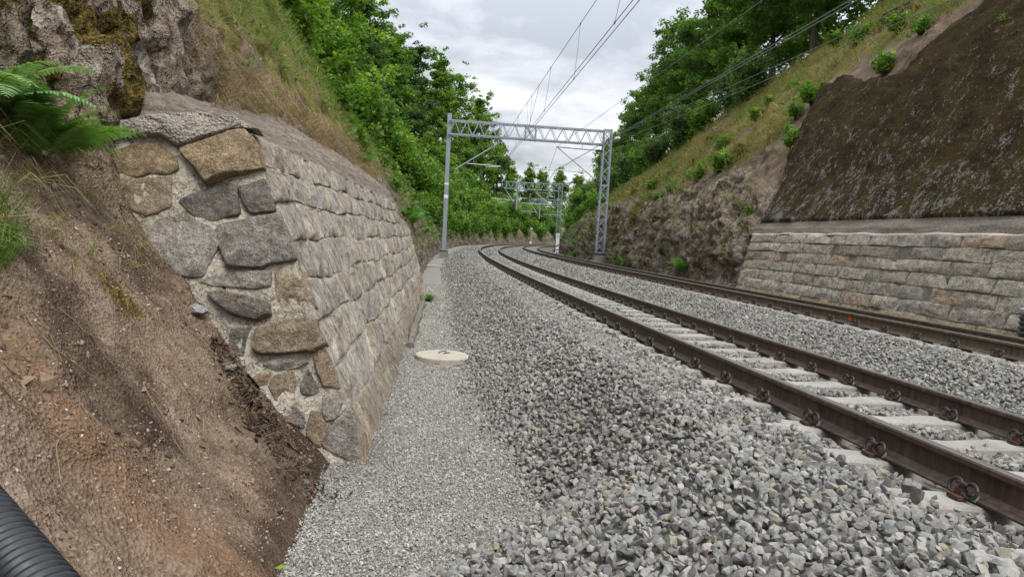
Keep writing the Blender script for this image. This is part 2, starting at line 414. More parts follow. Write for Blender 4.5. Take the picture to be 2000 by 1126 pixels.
def wmix(f, a, b, mode='MIX'):
    q = wn('Mix', data_type='RGBA', blend_type=mode)
    for k, v in ((0, f), (6, a), (7, b)):
        if isinstance(v, bpy.types.NodeSocket): t.links.new(v, q.inputs[k])
        else: q.inputs[k].default_value = v if k == 0 else (*v, 1)
    return q.outputs[2]
big = wnoise(.75, 3, .5, (1.3, 0.2, 0)); det = wnoise(2.4, 7, .6, (4, 2, 1), .3)
comb = wm('ADD', wm('MULTIPLY', big, .6), wm('MULTIPLY', det, .4))
comb = wm('SUBTRACT', wm('SUBTRACT', comb, .035), wm('MULTIPLY', wm('MINIMUM', wm('MAXIMUM', wm('SUBTRACT', sx.outputs[2], .17), 0.), .2), .42))
cloud = wramp(comb, [(.34, lin(158, 163, 172)), (.44, lin(194, 197, 203)), (.52, lin(224, 225, 229)), (.62, lin(243, 243, 243)), (.72, lin(253, 252, 250))])
# overcast luminance: the cloud deck brightens towards the zenith
gain = wm('ADD', wm('MULTIPLY', wm('POWER', wm('MAXIMUM', sx.outputs[2], 0.), 1.3), 3.0), .60)
gcol = wn('CombineColor'); [t.links.new(gain, gcol.inputs[i]) for i in range(3)]
cloud = wmix(1., cloud, gcol.outputs[0], 'MULTIPLY')
bg1 = wn('Background'); t.links.new(sky.outputs[0], bg1.inputs[0]); bg1.inputs[1].default_value = .06
bg2 = wn('Background'); t.links.new(cloud, bg2.inputs[0]); bg2.inputs[1].default_value = 1.0
mx = wn('MixShader'); mx.inputs[0].default_value = .93
t.links.new(bg1.outputs[0], mx.inputs[1]); t.links.new(bg2.outputs[0], mx.inputs[2])
ow = wn('OutputWorld'); t.links.new(mx.outputs[0], ow.inputs[0])
sun = bpy.data.lights.new('sun', 'SUN'); so = bpy.data.objects.new('sun', sun); COL.objects.link(so)
sun.energy = 1.5; sun.angle = math.radians(24); sun.color = (1, .96, .9)
so.rotation_euler = Vector((math.sin(SUN_AZ)*math.cos(SUN_EL), math.cos(SUN_AZ)*math.cos(SUN_EL), math.sin(SUN_EL))).to_track_quat('Z', 'Y').to_euler()
sc.view_settings.view_transform = 'Standard'; sc.view_settings.look = 'None'; sc.view_settings.gamma = 1; sc.view_settings.exposure = .72
sc.cycles.max_bounces = 6; sc.cycles.diffuse_bounces = 3; sc.cycles.transparent_max_bounces = 4
sc.cycles.use_denoising = True

# ------------------------------------------------------------------ hillsides
LEFT = [
 (-9, [(-3.6,-.85),(-3.95,-.6),(-4.55,-.06),(-5.15,.6),(-5.62,1.12),(-5.88,1.7),(-6.2,2.8),(-6.85,4.4),(-7.9,6.9),(-9.5,7.8),(-16,9),(-45,9.5),(-62,-2)]),
 (2.55, [(-3.6,-.85),(-3.95,-.6),(-4.55,-.06),(-5.15,.6),(-5.62,1.12),(-5.88,1.7),(-6.2,2.8),(-6.85,4.4),(-7.9,6.9),(-9.5,7.8),(-16,9),(-45,9.5),(-62,-2)]),
 (3.8, [(-3.8,-.85),(-4.0,-.6),(-4.6,-.06),(-5.15,.6),(-5.55,1.12),(-5.75,1.85),(-5.9,2.75),(-6.5,4.2),(-7.6,6.9),(-9.3,7.8),(-16,9),(-45,9.5),(-62,-2)]),
 (14.4, [(-4.0,-.85),(-4.1,-.6),(-4.3,-.06),(-4.45,.6),(-4.6,1.2),(-4.75,1.92),(-5.15,2.7),(-6.0,4.2),(-7.4,6.8),(-9.2,7.7),(-16,9),(-45,9.5),(-62,-2)]),
 (15.4, [(-3.9,-.85),(-4.0,-.6),(-4.15,-.06),(-4.25,.6),(-4.35,1.0),(-4.5,1.4),(-5.0,2.5),(-5.9,4.0),(-7.4,6.8),(-9.2,7.7),(-16,9),(-45,9.5),(-62,-2)]),
 (21.2, [(-3.9,-.85),(-4.0,-.6),(-4.1,-.06),(-4.2,.6),(-4.3,1.0),(-4.42,1.4),(-4.95,2.5),(-5.9,4.0),(-7.4,6.7),(-9.2,7.6),(-16,9),(-45,9.5),(-62,-2)]),
 (22.2, [(-3.45,-.75),(-3.58,-.5),(-3.75,0),(-3.98,.6),(-4.2,1.2),(-4.45,1.8),(-4.95,2.7),(-5.8,4.2),(-7.4,6.6),(-9.2,7.5),(-16,9),(-45,9.5),(-62,-2)]),
 (42, [(-3.5,-.5),(-3.7,-.25),(-3.9,.2),(-4.1,.75),(-4.35,1.3),(-4.65,1.9),(-5.2,2.8),(-6.0,4.1),(-7.4,6.1),(-9.2,7.2),(-16,9),(-45,9.5),(-62,-2)]),
 (60, [(-3.5,-.4),(-3.7,-.1),(-3.9,.4),(-4.15,.9),(-4.4,1.5),(-4.7,2.1),(-5.3,2.9),(-6.1,3.8),(-7.4,4.9),(-9.5,6),(-16,8),(-45,9.5),(-62,-2)]),
 (78, [(-3.5,-.3),(-3.7,-.05),(-3.9,.5),(-4.15,1.),(-4.4,1.6),(-4.7,2.2),(-5.3,2.9),(-6.1,3.6),(-7.4,4.4),(-9.5,5.4),(-16,7.6),(-45,10),(-62,-2)]),
 (230, [(-3.5,-.3),(-3.7,-.05),(-3.9,.5),(-4.15,1.),(-4.4,1.6),(-4.7,2.2),(-5.3,2.9),(-6.1,3.6),(-7.4,4.4),(-9.5,5.4),(-16,7.6),(-45,10),(-62,-2)])]
RIGHT = [
 (-9, [(6.5,-.8),(6.6,-.4),(6.7,.5),(6.8,1.2),(6.88,1.6),(7.1,2.0),(7.9,3.2),(8.85,5.2),(9.8,6.95),(10.6,8.3),(13.8,12.4),(18,13.2),(45,14),(62,-2)]),
 (17.2, [(6.5,-.8),(6.6,-.4),(6.7,.5),(6.8,1.2),(6.88,1.6),(7.1,2.0),(7.9,3.2),(8.85,5.2),(9.8,6.95),(10.6,8.2),(13.8,12.0),(18,13.0),(45,14),(62,-2)]),
 (17.7, [(5.85,-.6),(6.0,-.35),(6.3,.5),(6.55,1.2),(6.8,1.7),(7.05,2.05),(7.85,3.2),(8.85,5.2),(9.8,6.95),(10.6,8.2),(13.8,11.9),(18,12.6),(45,14),(62,-2)]),
 (19.5, [(5.9,-.6),(6.05,-.3),(6.3,.5),(6.55,1.4),(6.8,2.1),(7.1,2.8),(7.75,3.7),(8.7,5.2),(9.7,6.75),(10.7,8.0),(13.8,11.5),(18,12.6),(45,14),(62,-2)]),
 (24, [(5.9,-.6),(6.05,-.3),(6.3,.6),(6.55,1.5),(6.85,2.3),(7.2,3.1),(7.9,4.1),(9,5.4),(10.1,6.9),(11.3,8.3),(13.8,10.8),(18,12),(45,14),(62,-2)]),
 (38, [(6.9,-.5),(7.1,-.1),(7.3,.8),(7.5,1.8),(7.75,2.7),(8.1,3.5),(8.8,4.4),(9.7,5.4),(10.7,6.5),(11.8,7.6),(14,9.6),(18,11),(45,14),(62,-2)]),
 (60, [(6.9,-.4),(7.1,0),(7.3,.9),(7.55,1.9),(7.9,2.7),(8.3,3.3),(9,4.1),(9.9,4.9),(11,5.8),(12,6.6),(14,7.9),(18,9.5),(45,14),(62,-2)]),
 (230, [(6.9,-.4),(7.1,0),(7.3,.9),(7.55,1.9),(7.9,2.7),(8.3,3.3),(9,4.1),(9.9,4.9),(11,5.8),(12,6.6),(14,7.9),(18,9.5),(45,14),(62,-2)])]

def MX(z): return np.interp(z, [2.1, 2.75, 4.26, 5.7, 6.9], [17.2, 17.45, 18.3, 18.66, 19.15])     # far edge of the mossy facing
def MZ(s): return np.interp(s, [0, 10.5, 12.3, 12.7, 13.3, 14.0, 14.2, 14.9, 16.5, 19.0], [9.6, 9.0, 8.2, 7.6, 7.25, 6.9, 6.3, 6.37, 6.7, 7.1])   # its top edge
def loft(stations, svals, seg):
    S = np.array([q[0] for q in stations]); P = np.array([q[1] for q in stations], float)
    prof = np.stack([np.stack([np.interp(svals, S, P[:, k, c]) for c in (0, 1)], -1) for k in range(P.shape[1])], 1)
    out = []
    for k, m in enumerate(seg):
        tt = np.linspace(0, 1, m, endpoint=False)[None, :, None]
        out.append(prof[:, k:k+1]*(1-tt)+prof[:, k+1:k+2]*tt)
    out.append(prof[:, -1:])
    return np.concatenate(out, 1)       # (ns, nv, 2)
def grid_faces(a, b, flip=False):
    i = np.arange(a-1)[:, None]*b+np.arange(b-1)[None, :]; i = i.ravel()
    f = np.stack([i, i+1, i+b+1, i+b], 1)
    return f[:, ::-1] if flip else f
def steps(*parts): return np.unique(np.round(np.concatenate([np.arange(a, b, c) for a, b, c in parts]), 4))
def grid_normals(P):
    n_ = np.cross(np.gradient(P, axis=0), np.gradient(P, axis=1)); n_ /= np.linalg.norm(n_, axis=2)[..., None]+1e-9
    return n_

# left
sv = steps((-9, -3, .5), (-3, 4.5, .045), (4.5, 15, .09), (15, 30, .14), (30, 60, .3), (60, 120, .8), (120, 230, 3))
dz = loft(LEFT, sv, [4, 16, 20, 16, 14, 18, 22, 26, 12, 8, 6, 3])
SL = np.repeat(sv[:, None], dz.shape[1], 1); DL, ZL = dz[..., 0], dz[..., 1]
P0 = W(SL, DL, ZL); NL = -grid_normals(P0)
if NL[..., 2].mean() < 0: NL = -NL
fl = P0.reshape(-1, 3); s_, d_, z_ = SL.ravel(), DL.ravel(), ZL.ravel()
n1 = fbm(fl, .9, 4, 3); n2 = fbm(fl, 4.5, 4, 9); rg = ridged(fl, 1.1, 4, 21); cid, c1, c2 = cells(fl*np.array([1, 1, .7])+.25*np.stack([n1, n2, n1], 1), 1.5, 5)
cid2, _, _ = cells(fl+.1*np.stack([n2, n1, n2], 1), 4.2, 15)
hid = sstep(2.7, 3.3, s_)*(1-sstep(21.3, 22.0, s_))*(1-sstep(1.5, 2.2, z_-.5*(1-sstep(14.4, 15.4, s_))+.5))     # behind the wall
far_out = sstep(7.5, 9, -d_)
near = (1-sstep(2.4, 3.2, s_))
bnd = s_-(4.5+1.2*(z_-2.6)+.4*n1)
cliff = sstep(1.62, 1.85, z_+.1*n2)*(1-sstep(-.35, .3, bnd))*(1-sstep(6, 7, s_))
rockm = near*sstep(1.45, 1.75, z_+.15*n2)+(1-near)*(.55*(1-sstep(2.4+.025*s_, 3.3+.03*s_, z_+.5*n1))+.5*sstep(.15, .45, n1)*sstep(14, 18, s_))
rockm = np.maximum(rockm, sstep(22, 23, s_)*(1-sstep(1.2, 2.6, z_+.8*n1)))
rockm = np.clip(np.maximum(rockm, cliff), 0, 1)
toe = sstep(-.62, -.2, z_)
soil_amp = .09*n1+.03*n2+.05*np.abs(n1)
crag = .16*(cid-.5)+.09*(cid2-.5)+.12*rg+.04*n2
cliffgain = 1+.3*np.maximum(near, cliff)
soil_amp = soil_amp+(1-near)*(1-cliff)*sstep(3.4, 4.2, s_)*(1-sstep(3.6, 5.2, z_))*(.11*rg+.10*(cid2-.5)+.05*n2)
amp = (soil_amp*(1-rockm)+crag*rockm*cliffgain)*(.25+.75*toe)*(1-.96*hid)+far_out*(n1*.3)
# small hollows and ledges on the earth bank
amp += near*(1-rockm)*toe*(-.05*sstep(.1, .5, fbm(fl*np.array([1, 1, .4]), 1.8, 3, 44)))
PL = P0+NL*amp.reshape(SL.shape)[..., None]
gl = (1-near)*sstep(2.15+.03*(s_-3.5), 2.5+.04*(s_-3.5), z_+.35*n1)*sstep(-.35, .35, s_-(4.5+1.2*(z_-2.6)+.4*n1))
gl = np.maximum(gl, far_out)
gl *= 1-.75*sstep(.12, .42, n1)*sstep(14, 18, s_)
gl *= 1-.7*(1-sstep(14, 18, s_))*(1-sstep(2.9, 4.3, z_+.9*n1))
gl = np.maximum(gl*(1-.6*sstep(.1, .4, fbm(fl, .7, 3, 71))), far_out)
gl = np.maximum(gl, near*sstep(3.4, 4.2, z_))
ml = cliff*sstep(.0, .16, fbm(fl, 1.9, 4, 36)+.10*sstep(2.0, 2.9, z_))
ml = np.maximum(ml, near*.75*sstep(.1, .4, fbm(fl, 2.2, 4, 33))*sstep(1.2, 1.9, s_)*sstep(.3, .6, z_)*(1-sstep(1.5, 1.8, z_)))
ml = np.maximum(ml, (1-near)*.5*sstep(.2, .5, fbm(fl, .9, 4, 35)))
rust = near*np.exp(-((s_-.45+.2*n1-.1*z_)/.2)**2)*.8*(1-sstep(.7, 1.2, z_))+.35*(1-near)*sstep(.1, .4, n1)
hum = near*.85*np.exp(-((s_-1.35)/.55)**2-((d_+4.5+.15*n2)/.32)**2)*sstep(-.35, .15, fbm(fl, 2.4, 3, 48))+near*np.clip(1.25-np.abs(d_+.62*z_+4.34+.10*n1)/.30, 0, 1)*sstep(1.55, 2.1, s_+.2*n2)*(1-sstep(.55, 1.0, z_))+near*.8*sstep(.12, .4, fbm(fl, 1.5, 4, 47))*(1-sstep(1.4, 1.7, z_))
mask = np.stack([gl, ml, rockm, np.clip(rust, 0, 1)], 1)
hl = obj('hillside', mesh_data('hillside', PL.reshape(-1, 3), grid_faces(*SL.shape), M['hillside'], {'Mask': mask, 'Humus': np.repeat(np.clip(hum, 0, 1)[:, None], 3, 1)}, smooth=True)); tag(hl, kind='structure')
MASKL = mask.reshape(*SL.shape, 4)

# right
sr = steps((-9, 2, .6), (2, 17, .12), (17, 32, .1), (32, 62, .2), (62, 110, .7), (110, 230, 3))
dz = loft(RIGHT, sr, [3, 10, 14, 12, 10, 14, 20, 20, 16, 24, 8, 6, 3])
SR = np.repeat(sr[:, None], dz.shape[1], 1); DR, ZR = dz[..., 0], dz[..., 1]
P0 = W(SR, DR, ZR); NR = -grid_normals(P0)
if NR[..., 2].mean() < 0: NR = -NR
fl = P0.reshape(-1, 3); s_, d_, z_ = SR.ravel(), DR.ravel(), ZR.ravel()
n1 = fbm(fl, .6, 4, 53); n2 = fbm(fl, 3.5, 4, 59); rg = ridged(fl, .7, 5, 61); cid, c1, c2 = cells(fl*np.array([1, 1, .75])+.35*np.stack([n1, n2, n1], 1), .75, 65)
cid2, _, _ = cells(fl+.15*np.stack([n2, n1, n2], 1), 2.2, 75)
hid = (1-sstep(-.05, .5, s_-MX(z_)))*(1-sstep(-.15, .5, z_-MZ(s_)))
top = 4.7-.02*s_
rockm = (1-sstep(top-1.2, top+.6, z_+1.6*n1))
rockm = np.maximum(rockm, .8*sstep(.15, .4, n1)*(1-sstep(6.5, 8.5, z_)))
sandy = np.exp(-((s_-MX(z_)-.7-.3*n1)/.9)**2)*sstep(2.6, 3.6, z_)*(1-sstep(6.2, 7.4, z_))
sandy = np.maximum(sandy, .9*(1-sstep(17, 19, s_))*np.clip(1.1-np.abs(z_-MZ(s_)-.35-.5*n1)/.75, 0, 1)*sstep(12.5, 13.5, s_))
rockm = np.clip(rockm*(1-.9*sandy), 0, 1)
vf = ridged(fl*np.array([1.3, 1.3, .45]), 1.1, 4, 67)
crag = .30*(cid-.5)+.26*(cid2-.5)+.20*rg+.24*vf+.08*n2+.10*(cells(fl+.08*np.stack([n1, n2, n1], 1), 5., 77)[0]-.5)
amp = (crag*rockm+(.22*n1+.07*n2)*(1-rockm))*(1-.97*hid)*(.3+.7*sstep(-.3, .4, z_))
# keep a clear foot round the portal mast
PR = P0+NR*amp.reshape(SR.shape)[..., None]
gr = sstep(top-.4, top+1., z_+1.4*n1)*(1-.95*sandy)
gr *= 1-.8*sstep(.1, .4, fbm(fl, .55, 3, 81))*(1-sstep(8, 10, z_))
gr *= 1-hid
gr = np.maximum(gr, .8*sstep(.2, .45, fbm(fl, .8, 3, 83))*sstep(1., 2.5, z_)*(1-sandy)*(1-.97*hid))
mr = .5*sstep(.15, .45, fbm(fl, .9, 4, 85))*(1-sandy)
mask = np.stack([gr, mr, rockm, .4*sstep(.0, .4, n2)], 1)
hr = obj('hillside', mesh_data('hillside', PR.reshape(-1, 3), grid_faces(*SR.shape, flip=True), M['hillside'], {'Mask': mask, 'Humus': np.zeros((len(mask), 3))}, smooth=True)); tag(hr, kind='structure')
MASKR = mask.reshape(*SR.shape, 4)

def sampler(Pg, Ng, Sg, Zg, mask_, n_, wfun, seed=0):
    """random surface points (area and weight driven) on a displaced grid"""
    r = np.random.default_rng(seed)
    a = Pg[:-1, :-1]; e1 = Pg[1:, :-1]-a; e2 = Pg[:-1, 1:]-a
    ar = np.linalg.norm(np.cross(e1, e2), axis=2)
    wt = ar*wfun(Sg[:-1, :-1], Zg[:-1, :-1], mask_[:-1, :-1])
    p = (wt/wt.sum()).ravel(); ix = r.choice(len(p), n_, p=p); i, j = np.unravel_index(ix, wt.shape)
    u, v = r.random((2, n_, 1))
    return a[i, j]+e1[i, j]*u+e2[i, j]*v, Ng[i, j], Sg[i, j], Zg[i, j]
GNL = grid_normals(PL); GNL = GNL if (GNL*NL).sum() > 0 else -GNL
GNR = grid_normals(PR); GNR = GNR if (GNR*NR).sum() > 0 else -GNR
def on_hill(side, s, d):
    """height of the hillside at track position s, d"""
    sg, dg, zg = (sv, DL, PL[..., 2]) if side < 0 else (sr, DR, PR[..., 2])
    i = int(np.clip(np.searchsorted(sg, s), 0, len(sg)-1)); row = dg[i]*side
    return float(np.interp(abs(d), row, zg[i]))

# far ground
g = bpy.data.meshes.new('ground'); g.from_pydata([(-2500, -1500, -1.6), (2500, -1500, -1.6), (2500, 3500, -1.6), (-2500, 3500, -1.6)], [], [(0, 1, 2, 3)])
ng = Nt('meadow'); g.materials.append(ng.done(ng.ramp(ng.noise(.05, 5), [(.3, (.05, .08, .02)), (.7, (.12, .13, .05))]), .95)); tag(obj('ground', g), kind='structure')

# ------------------------------------------------------------------ ballast and path
def path_z(s): return np.interp(s, [18, 30, 45, 65], [-.6, -.48, -.2, -.03])
def toe_d(s): return np.interp(s, [-2, .2, .5, 1.3, 2.3, 4, 10, 18, 31, 45, 70], [-3.9, -3.75, -3.35, -2.50, -2.52, -2.66, -2.7, -2.5, -2.75, -2.7, -2.6])
def ballast_z(s, d, s_path=True):
    s, d = np.broadcast_arrays(np.asarray(s, float), np.asarray(d, float))
    pz = path_z(s); td = toe_d(s)
    t1 = -d*CANT-.045; t2 = T2Z-(d-T2D)*CANT-.03
    z = np.where(d < td, pz-.35*(td-d), 0.)
    k = (d-td)/(-1.72-td); crest = 1.72*CANT-.0
    kk = np.clip(k, 0, 1); sh = pz+(crest-pz)*(kk*.86+.14*sstep(0, 1, kk))
    z = np.where((d >= td) & (d < -1.72), sh, z)
    z = np.where((d >= -1.72) & (d < -1.1), np.interp(d, [-1.72, -1.4, -1.22, -1.1], [crest, 1.4*CANT+.012, 1.2*CANT-.006, 1.1*CANT-.026]), z)
    z = np.where((d >= -1.1) & (d <= 1.1), t1+.020*(np.abs(d) > .9), z)
    mid = np.interp(d, [1.1, 1.35, 1.6, 2.0, 2.35, 2.75], [-1.1*CANT-.045, -1.3*CANT+.0, -.045, .10, .178, T2Z+.95*CANT-.03])
    z = np.where((d > 1.1) & (d < 2.75), mid, z)
    z = np.where((d >= 2.75) & (d < 5.1), t2, z)
    z = np.where(d >= 5.1, np.interp(d, [5.1, 5.4, 5.95, 7.5], [T2Z-1.4*CANT-.03, T2Z-1.7*CANT-.06, -.36, -.45]), z)
    return z
sb = steps((-7, 30, .25), (30, 70, .5), (70, 235, 1.5))
db = np.concatenate([np.linspace(-4.4, -1.7, 28), np.linspace(-1.6, 7.3, 80)])
S, D = np.meshgrid(sb, db, indexing='ij'); Z = ballast_z(S, D)-.03
P = W(S, D, Z); P[..., 2] += .02*fbm(P.reshape(-1, 3), 2.2, 3, 90).reshape(S.shape)
tag(obj('ballast_bed', mesh_data('ballast_bed', P.reshape(-1, 3), grid_faces(*S.shape, flip=True), M['ballast_bed'], smooth=True)), kind='structure')
dp = np.linspace(-4.9, -2.2, 30)
S, D = np.meshgrid(sb, dp, indexing='ij'); Z = path_z(S)-.012
P = W(S, D, Z); P[..., 2] += .025*fbm(P.reshape(-1, 3), 1.3, 3, 92).reshape(S.shape)
tag(obj('path', mesh_data('path', P.reshape(-1, 3), grid_faces(*S.shape, flip=True), M['path'], smooth=True)), kind='structure')

def stone_shapes(nv, k, seed):
    out = []
    r = np.random.default_rng(seed)
    for i in range(k):
        bm = bmesh.new(); q = r.normal(size=(nv, 3)); q /= np.linalg.norm(q, axis=1)[:, None]; q *= r.uniform(.82, 1.1, (nv, 1))
        q *= np.array([r.uniform(.85, 1.25), r.uniform(.7, 1.), r.uniform(.5, .8)])
        q = np.clip(q, -.95, .95)
        for v in q: bm.verts.new(v)
        bmesh.ops.convex_hull(bm, input=list(bm.verts))
        bmesh.ops.delete(bm, geom=[v for v in bm.verts if not v.link_faces], context='VERTS')
        bmesh.ops.triangulate(bm, faces=list(bm.faces)); bm.verts.index_update()
        out.append((np.array([v.co[:] for v in bm.verts]), np.array([[v.index for v in f.verts] for f in bm.faces]))); bm.free()
    return out
def rand_rot(r, n_, tilt=1.):
    q = r.normal(size=(n_, 4)); q[:, 1:3] *= tilt; q /= np.linalg.norm(q, axis=1)[:, None]; w_, x, y, z = q.T
    return np.stack([1-2*(y*y+z*z), 2*(x*y-z*w_), 2*(x*z+y*w_), 2*(x*y+z*w_), 1-2*(x*x+z*z), 2*(y*z-x*w_), 2*(x*z-y*w_), 2*(y*z+x*w_), 1-2*(x*x+y*y)], 1).reshape(n_, 3, 3)
def scatter_stones(C, size, shapes, col, r, tilt=1.):
    Vs, Fs, Cs = [], [], []; off = 0
    which = r.integers(0, len(shapes), len(C))
    for k, (v, f) in enumerate(shapes):
        m = which == k; c = C[m]; n_ = len(c)
        if not n_: continue
        R = rand_rot(r, n_, tilt)
        V = np.einsum('nij,vj->nvi', R, v)*size[m][:, None, None]+c[:, None]
        Vs.append(V.reshape(-1, 3)); Fs.append((f[None]+(np.arange(n_)*len(v))[:, None, None]+off).reshape(-1, 3)); off += n_*len(v)
        Cs.append(np.repeat(col[m], len(v), 0))
    return np.concatenate(Vs), np.concatenate(Fs), np.concatenate(Cs)
def jitter_grid(s0, s1, d0, d1, sp, r):
    a = np.arange(s0, s1, sp); b = np.arange(d0, d1, sp); S, D = np.meshgrid(a, b, indexing='ij')
    return (S+r.uniform(-.55, .55, S.shape)*sp).ravel(), (D+r.uniform(-.55, .55, S.shape)*sp).ravel()
def stone_colours(n_, r, k=1.):
    base = np.array([(.25, .25, .24), (.30, .30, .288), (.195, .197, .195), (.225, .232, .242), (.35, .345, .33), (.27, .255, .215), (.33, .29, .215), (.28, .24, .222), (.15, .152, .152), (.25, .258, .235)])
    p = np.array([.22, .2, .15, .11, .1, .08, .025, .02, .06, .035]); p /= p.sum()
    c = base[r.choice(len(base), n_, p=p)]*r.uniform(.84, 1.16, (n_, 1))*k*.97*np.array([.98, .95, .89])
    return c
SLP = .6
def on_sleeper(s, d, hw=.15):
    f = np.abs(((s+SLP/2) % SLP)-SLP/2)
    a = (f < hw) & (np.abs(d) < 1.19)
    f2 = np.abs(((s-T2OFF+SLP/2) % SLP)-SLP/2)
    b = (f2 < hw) & (np.abs(d-T2D) < 1.1)
    rail = (np.abs(np.abs(d)-.753) < .10) | (np.abs(np.abs(d-T2D)-.753) < .10)
    return a | b | rail
T2OFF = 3.70-6*.6
def ballast_stones():
    r = np.random.default_rng(11)
    hi = stone_shapes(15, 14, 1); lo = stone_shapes(9, 10, 2)
    Vs, Fs, Cs = [], [], []; off = 0
    for s0, s1, sp, sz, shp in ((-1.2, 8., .034, .0236, hi), (8., 15, .041, .0275, lo), (15, 28, .062, .040, lo), (28, 62, .115, .07, lo)):
        s, d = jitter_grid(s0, s1, -4., 6.1, sp, r)
        n_ = len(s); size = sz*r.lognormal(0, .27, n_).clip(.5, 1.75)
        td = toe_d(s)+.08*vnoise(np.stack([s*2.5, d*0, s*0], 1), 3)
        keep = (d > td-.04-.16*r.random(n_)**4) & ~on_sleeper(s, d, .15+.3*size)
        keep &= ~((s > 8) & (d > 2.3) & (r.random(n_) < .0))
        # camera side only: skip what lies far behind the view
        s, d, size = s[keep], d[keep], size[keep]
        z = np.maximum(ballast_z(s, d), path_z(s))+r.uniform(-.012, .012, len(s))+.014*fbm(np.stack([s, d, d*0], 1), 3.5, 3, 8)
        C = W(s, d, z)
        sc_ = stone_colours(len(s), r); ru = (np.maximum(np.exp(-((np.abs(d)-.753)/.22)**2), np.exp(-((np.abs(d-T2D)-.753)/.22)**2))*r.uniform(0, .55, len(s)))[:, None]
        V, F, Cc = scatter_stones(C, size, shp, sc_*(1-ru)+ru*np.array([.17, .125, .09]), r)
        Vs.append(V); Fs.append(F+off); Cs.append(Cc); off += len(V)
    # loose stones that ride on sleeper ends and rail feet
    s, d = jitter_grid(-1, 16, -1.38, -.98, .06, r); k = r.random(len(s)) < .12+.6*sstep(-1.06, -1.26, d); s, d = s[k], d[k]
    C = W(s, d, -d*CANT+.022); V, F, Cc = scatter_stones(C, .026*r.lognormal(0, .25, len(s)), hi, stone_colours(len(s), r), r); Vs.append(V); Fs.append(F+off); Cs.append(Cc); off += len(V)
    s, d = jitter_grid(-1, 22, -.62, .62, .11, r); k = r.random(len(s)) < .10; s, d = s[k], d[k]
    C = W(s, d, -d*CANT-.012); V, F, Cc = scatter_stones(C, .02*r.lognormal(0, .25, len(s)), hi, stone_colours(len(s), r), r); Vs.append(V); Fs.append(F+off); Cs.append(Cc); off += len(V)
    o = obj('ballast', mesh_data('ballast', np.concatenate(Vs), np.concatenate(Fs), M['stone'], np.concatenate(Cs)))
    tag(o, 'grey crushed stone ballast heaped beside and between the tracks', 'ballast', kind='stuff')
ballast_stones()
def path_gravel():
    r = np.random.default_rng(12); shp = stone_shapes(8, 8, 3); Vs, Fs, Cs = [], [], []; off = 0
    for s0, s1, sp, sz in ((-.6, 5., .0165, .0098), (5., 11., .021, .012), (11, 20, .04, .020)):
        s, d = jitter_grid(s0, s1, -4.25, -2.45, sp, r)
        td = toe_d(s); lim = -4.02+.12*vnoise(np.stack([s*3, s*0, d*0], 1), 4)+.3*sstep(2.0, 2.5, s)
        keep = (d < td+.12) & (d > lim-.25*r.random(len(s))**4); s, d = s[keep], d[keep]
        z = path_z(s)+r.uniform(-.005, .006, len(s))+.012*fbm(np.stack([s, d, d*0], 1), 2.5, 3, 18)
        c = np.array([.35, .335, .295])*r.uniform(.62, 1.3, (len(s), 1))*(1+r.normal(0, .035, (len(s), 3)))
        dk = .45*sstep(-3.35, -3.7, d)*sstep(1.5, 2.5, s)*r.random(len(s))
        V, F, Cc = scatter_stones(W(s, d, z), sz*r.lognormal(0, .25, len(s)), shp, c*(1-dk[:, None]), r); Vs.append(V); Fs.append(F+off); Cs.append(Cc); off += len(V)
    tag(obj('gravel', mesh_data('gravel', np.concatenate(Vs), np.concatenate(Fs), M['stone'], np.concatenate(Cs))), 'fine pale gravel covering the narrow service path by the wall', 'gravel', kind='stuff')
path_gravel()
# ------------------------------------------------------------------ parts in world coordinates
def part(name, me, parent):
    o = bpy.data.objects.new(name, me); COL.objects.link(o); o.parent = parent
    q = parent; T = Vector((0, 0, 0))
    if parent.type == 'EMPTY': o.matrix_parent_inverse = Matrix.Translation(-parent.location)
    return o

# ------------------------------------------------------------------ tracks
PROF = np.array([(-.075, 0), (-.075, .011), (-.034, .023), (-.012, .042), (-.00825, .07), (-.00825, .115), (-.014, .128), (-.0355, .138), (-.0365, .160), (-.030, .169), (-.018, .172)])
PROF = np.concatenate([PROF, (PROF*np.array([-1, 1]))[::-1]])
RS = steps((-6, 40, .5), (40, 90, 1), (90, 206, 2.))
def rail_mesh(D, Zc, lat, name, mside):
    k = len(PROF); P = []
    for x, z in PROF:
        l = lat+x; P.append(W(RS, D+l-(z)*CANT*-1*0, Zc-l*CANT+z+.008))
    P = np.stack(P, 1); n_ = len(RS); F = []; mi = []
    idx = np.arange(n_*k).reshape(n_, k)
    a = idx[:-1]; b = idx[1:]; F = np.stack([a, b, np.roll(b, -1, 1), np.roll(a, -1, 1)], -1)
    mi = np.zeros((n_-1, k), int); mi[:, 9:12] = 1
    return mesh_data(name, P.reshape(-1, 3), F.reshape(-1, 4), [mside, M['rail_top']], mi=mi.ravel())
